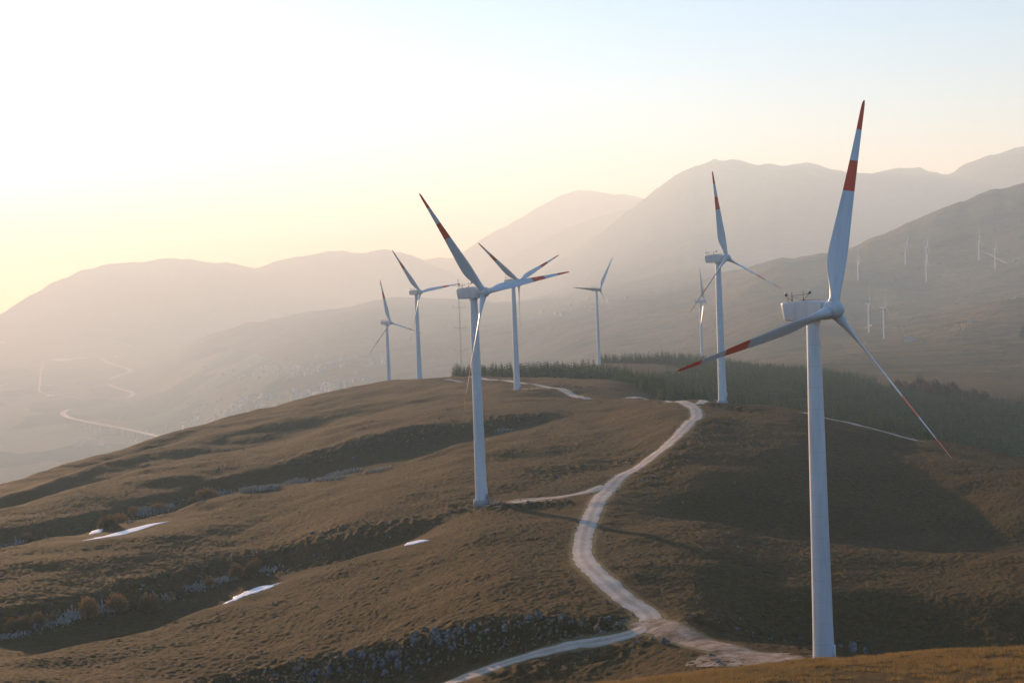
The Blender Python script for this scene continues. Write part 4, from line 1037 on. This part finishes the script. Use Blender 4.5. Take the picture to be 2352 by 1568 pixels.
for off, dz in ((-W, 0), (-W, .9), (-W + .6, .9), (-W + .6, 0), (W - .6, 0), (W - .6, .9), (W, .9), (W, 0), (W - 3, -2.4), (-W + 3, -2.4)):
    V.append(np.column_stack([P + Nn * off, za + dz]) - o0)
V = np.concatenate(V); F = []
for k in range(10):
    k2 = (k + 1) % 10
    for i in range(n - 1): F.append((k * n + i, k2 * n + i, k2 * n + i + 1, k * n + i + 1))
link('deck', mesh_np('deck', V, F, M_asphalt, False), vi)
for i in range(3, n - 2, 5):
    h = za[i] - gz[i]
    if h < 6: continue
    b = MB(); yaw = math.atan2(Nn[i][1], Nn[i][0]); Mz = Matrix.Rotation(yaw, 3, 'Z')
    b.box((P[i][0] - o0[0], P[i][1] - o0[1], za[i] - o0[2] - h / 2 - 4), (9, 2.6, h + 3.2), Mz); link('pier', b.mesh('pier', M_asphalt, False), vi)
# tracks, hut and pylons on the far right slope
def cr4(l): return [((2100 + x / 5.113) * .91875, (580 + y / 5.113) * .91875) for x, y in l]
far_ribbon('dirt_track', cr4([(2230,972),(2210,1005),(2160,1040),(2125,1062),(2160,1078),(2310,1098)]), 5, M_gravel, .6, 1300)
far_ribbon('dirt_track', cr4([(2230,972),(2300,960),(2352,950)]), 4, M_gravel, .6, 1300)
far_ribbon('dirt_track', cr4([(1700,362),(1760,375),(1860,400),(1980,435),(2150,478)]), 6, M_gravel, .6, 1300)
far_ribbon('dirt_track', cr4([(372,1292),(392,1310),(400,1335),(380,1350),(320,1360)]), 4, M_gravel, .6, 1300)
far_ribbon('dirt_track', cr4([(1700,1165),(1900,1142),(2100,1118),(2300,1100)]), 4, M_gravel, .6, 1300)
for (cx, cy, s, lab) in ((885, 1400, .85, 'small white hut with a taller end standing below the lower pair of far turbines'), (1695, 1165, .7, 'tiny white hut by the track on the far right slope'), (2262, 832, .55, 'pale stone barn high on the right edge of the far slope'), (2232, 378, .6, 'tiny pale hut near the topmost far turbines')):
    (q,) = cr4([(cx, cy)]); p = hit_exact(*q, 2300 if cy > 1000 else 3000)
    if p is None: continue
    r_ = empty('hut', p, .5); tag(r_, lab, 'hut'); r_.scale = (s, s, s)
    b = MB(); b.box((0, 0, 2), (16, 8, 6)); b.box((-6, 0, 4.0), (4, 4, 9)); link('wall', b.mesh('wall', M_plaster, False), r_)
    b = MB(); b.add([(-8.4, -4.4, 5), (8.4, -4.4, 5), (8.4, 4.4, 5), (-8.4, 4.4, 5), (-8.4, 0, 7), (8.4, 0, 7)], [(0, 1, 5, 4), (2, 3, 4, 5), (0, 4, 3), (1, 2, 5), (0, 3, 2, 1)]); link('roof', b.mesh('roof', M_roof, False), r_)
pyl = None
for (cx, cy, lab) in ((790, 1432, 'lattice power pylon standing left of the small white hut'), (1562, 1400, 'lattice power pylon standing right of the small white hut')):
    (q,) = cr4([(cx, cy)]); p = hit_exact(*q, 2100)
    if p is None: continue
    r_ = empty('power_pylon', p, .3); tag(r_, lab, 'pylon', 'power pylons on the far slope')
    r_.scale = (.8, .8, .8); b = MB(); H = 26.0
    for sx in (-1, 1):
        for sy in (-1, 1): b.tube((sx * 2.6, sy * 2.0, -1), (sx * 1.4, sy * .8, 15), .22, n=4); b.tube((sx * 1.4, sy * .8, 15), (sx * 5.5, sy * .6, H), .2, n=4)
        for k in range(5): b.tube((sx * (2.6 - .24 * k), 2 - .24 * k, 3 * k), (sx * (2.6 - .24 * (k + 1)), -(2 - .24 * (k + 1)), 3 * k + 3), .12, n=4)
    for k in range(5): b.tube((-(2.6 - .24 * k), 2, 3 * k), (2.6 - .24 * (k + 1), 1.8, 3 * k + 3), .12, n=4)
    link('lattice_frame', b.mesh('lattice_frame', M_dark, False), r_)
    b = MB(); b.tube((-10, 0, H), (10, 0, H), .3, n=4); b.tube((-10, 0, H + 1.4), (10, 0, H + 1.4), .2, n=4)
    for x in range(-10, 11, 4): b.tube((x, 0, H), (x + 2 if x < 10 else x, 0, H + 1.4), .12, n=4)
    link('cross_arm', b.mesh('cross_arm', M_dark, False), r_)
    for x in (-9, 0, 9):
        b = MB(); b.tube((x, 0, H), (x, 0, H - 2.6), .22, n=5); link('insulator', b.mesh('insulator', M_lamp, False), r_)
# dark bushy tree at the right edge of the frame
(q,) = cr4([(2352, 1400)]); p = ground_far(2350, 793, 1300)
if p:
    o = link('evergreen_tree', CV[2]); o.location = p; o.scale = (22, 22, 15); tag(o, 'dark evergreen tree alone on the far field at the right edge of the photo', 'tree')

# ------------------------------------------------------------------ golden grass of the near bank
n = 42000
a_ = np.concatenate([rng.uniform(-.03, .345, n), rng.uniform(.02, .345, n // 2)]); d_ = np.concatenate([rng.uniform(84, 140, n), rng.uniform(118, 128, n // 2)]); X_ = np.sin(a_) * d_; Y_ = np.cos(a_) * d_
g = fbm(X_ / 1.1, Y_ / 1.1, 2, 90) + .6 * fbm(X_ / 5, Y_ / 5, 2, 91); k_ = g > .02; X_, Y_, d_ = X_[k_], Y_[k_], d_[k_]; Z_ = relief(X_, Y_)
n = len(X_); bl = 7; V = np.zeros((n, bl, 3, 3), np.float32); aa = rng.uniform(0, 6.28, (n, bl)); hh = rng.uniform(.14, .36, (n, bl)); ww = rng.uniform(.012, .022, (n, bl)); ln = rng.uniform(.08, .25, (n, bl))
bx = X_[:, None] + rng.normal(0, .07, (n, bl)); by = Y_[:, None] + rng.normal(0, .07, (n, bl)); da = rng.uniform(0, 6.28, (n, bl))
for k, (sx, top_) in enumerate(((-1, 0), (1, 0), (0, 1))):
    V[:, :, k, 0] = bx + sx * ww * np.cos(aa) + top_ * ln * np.cos(da); V[:, :, k, 1] = by + sx * ww * np.sin(aa) + top_ * ln * np.sin(da); V[:, :, k, 2] = Z_[:, None] - .03 + top_ * hh
V = V.reshape(-1, 3); F = np.arange(len(V)).reshape(-1, 3)
M_blade = leaf_mat('golden_grass_blades', (.34, .20, .06), (.62, .40, .14), 2.0)
tag(link('dry_grass', mesh_np('dry_grass', V, F, M_blade, False)), 'golden dry grass tufts on the near bank at the bottom', 'grass', kind='stuff')
# ------------------------------------------------------------------ haze
hz = MB(); hz.box((0, 10500, 327), (46000, 26000, 1746))
m = bpy.data.materials.new('haze_air'); m.use_nodes = True
for n in list(m.node_tree.nodes):
    if n.type != 'OUTPUT_MATERIAL': m.node_tree.nodes.remove(n)
pv = m.node_tree.nodes.new('ShaderNodeVolumePrincipled')
pv.inputs['Color'].default_value = (.61, .83, 1.0, 1); pv.inputs['Absorption Color'].default_value = (1, 1, 1, 1); pv.inputs['Density'].default_value = HAZE_DENS; pv.inputs['Anisotropy'].default_value = HAZE_ANISO
m.node_tree.links.new(pv.outputs[0], m.node_tree.nodes['Material Output'].inputs['Volume'])
tag(link('haze', hz.mesh('haze', m, False)), kind='stuff')
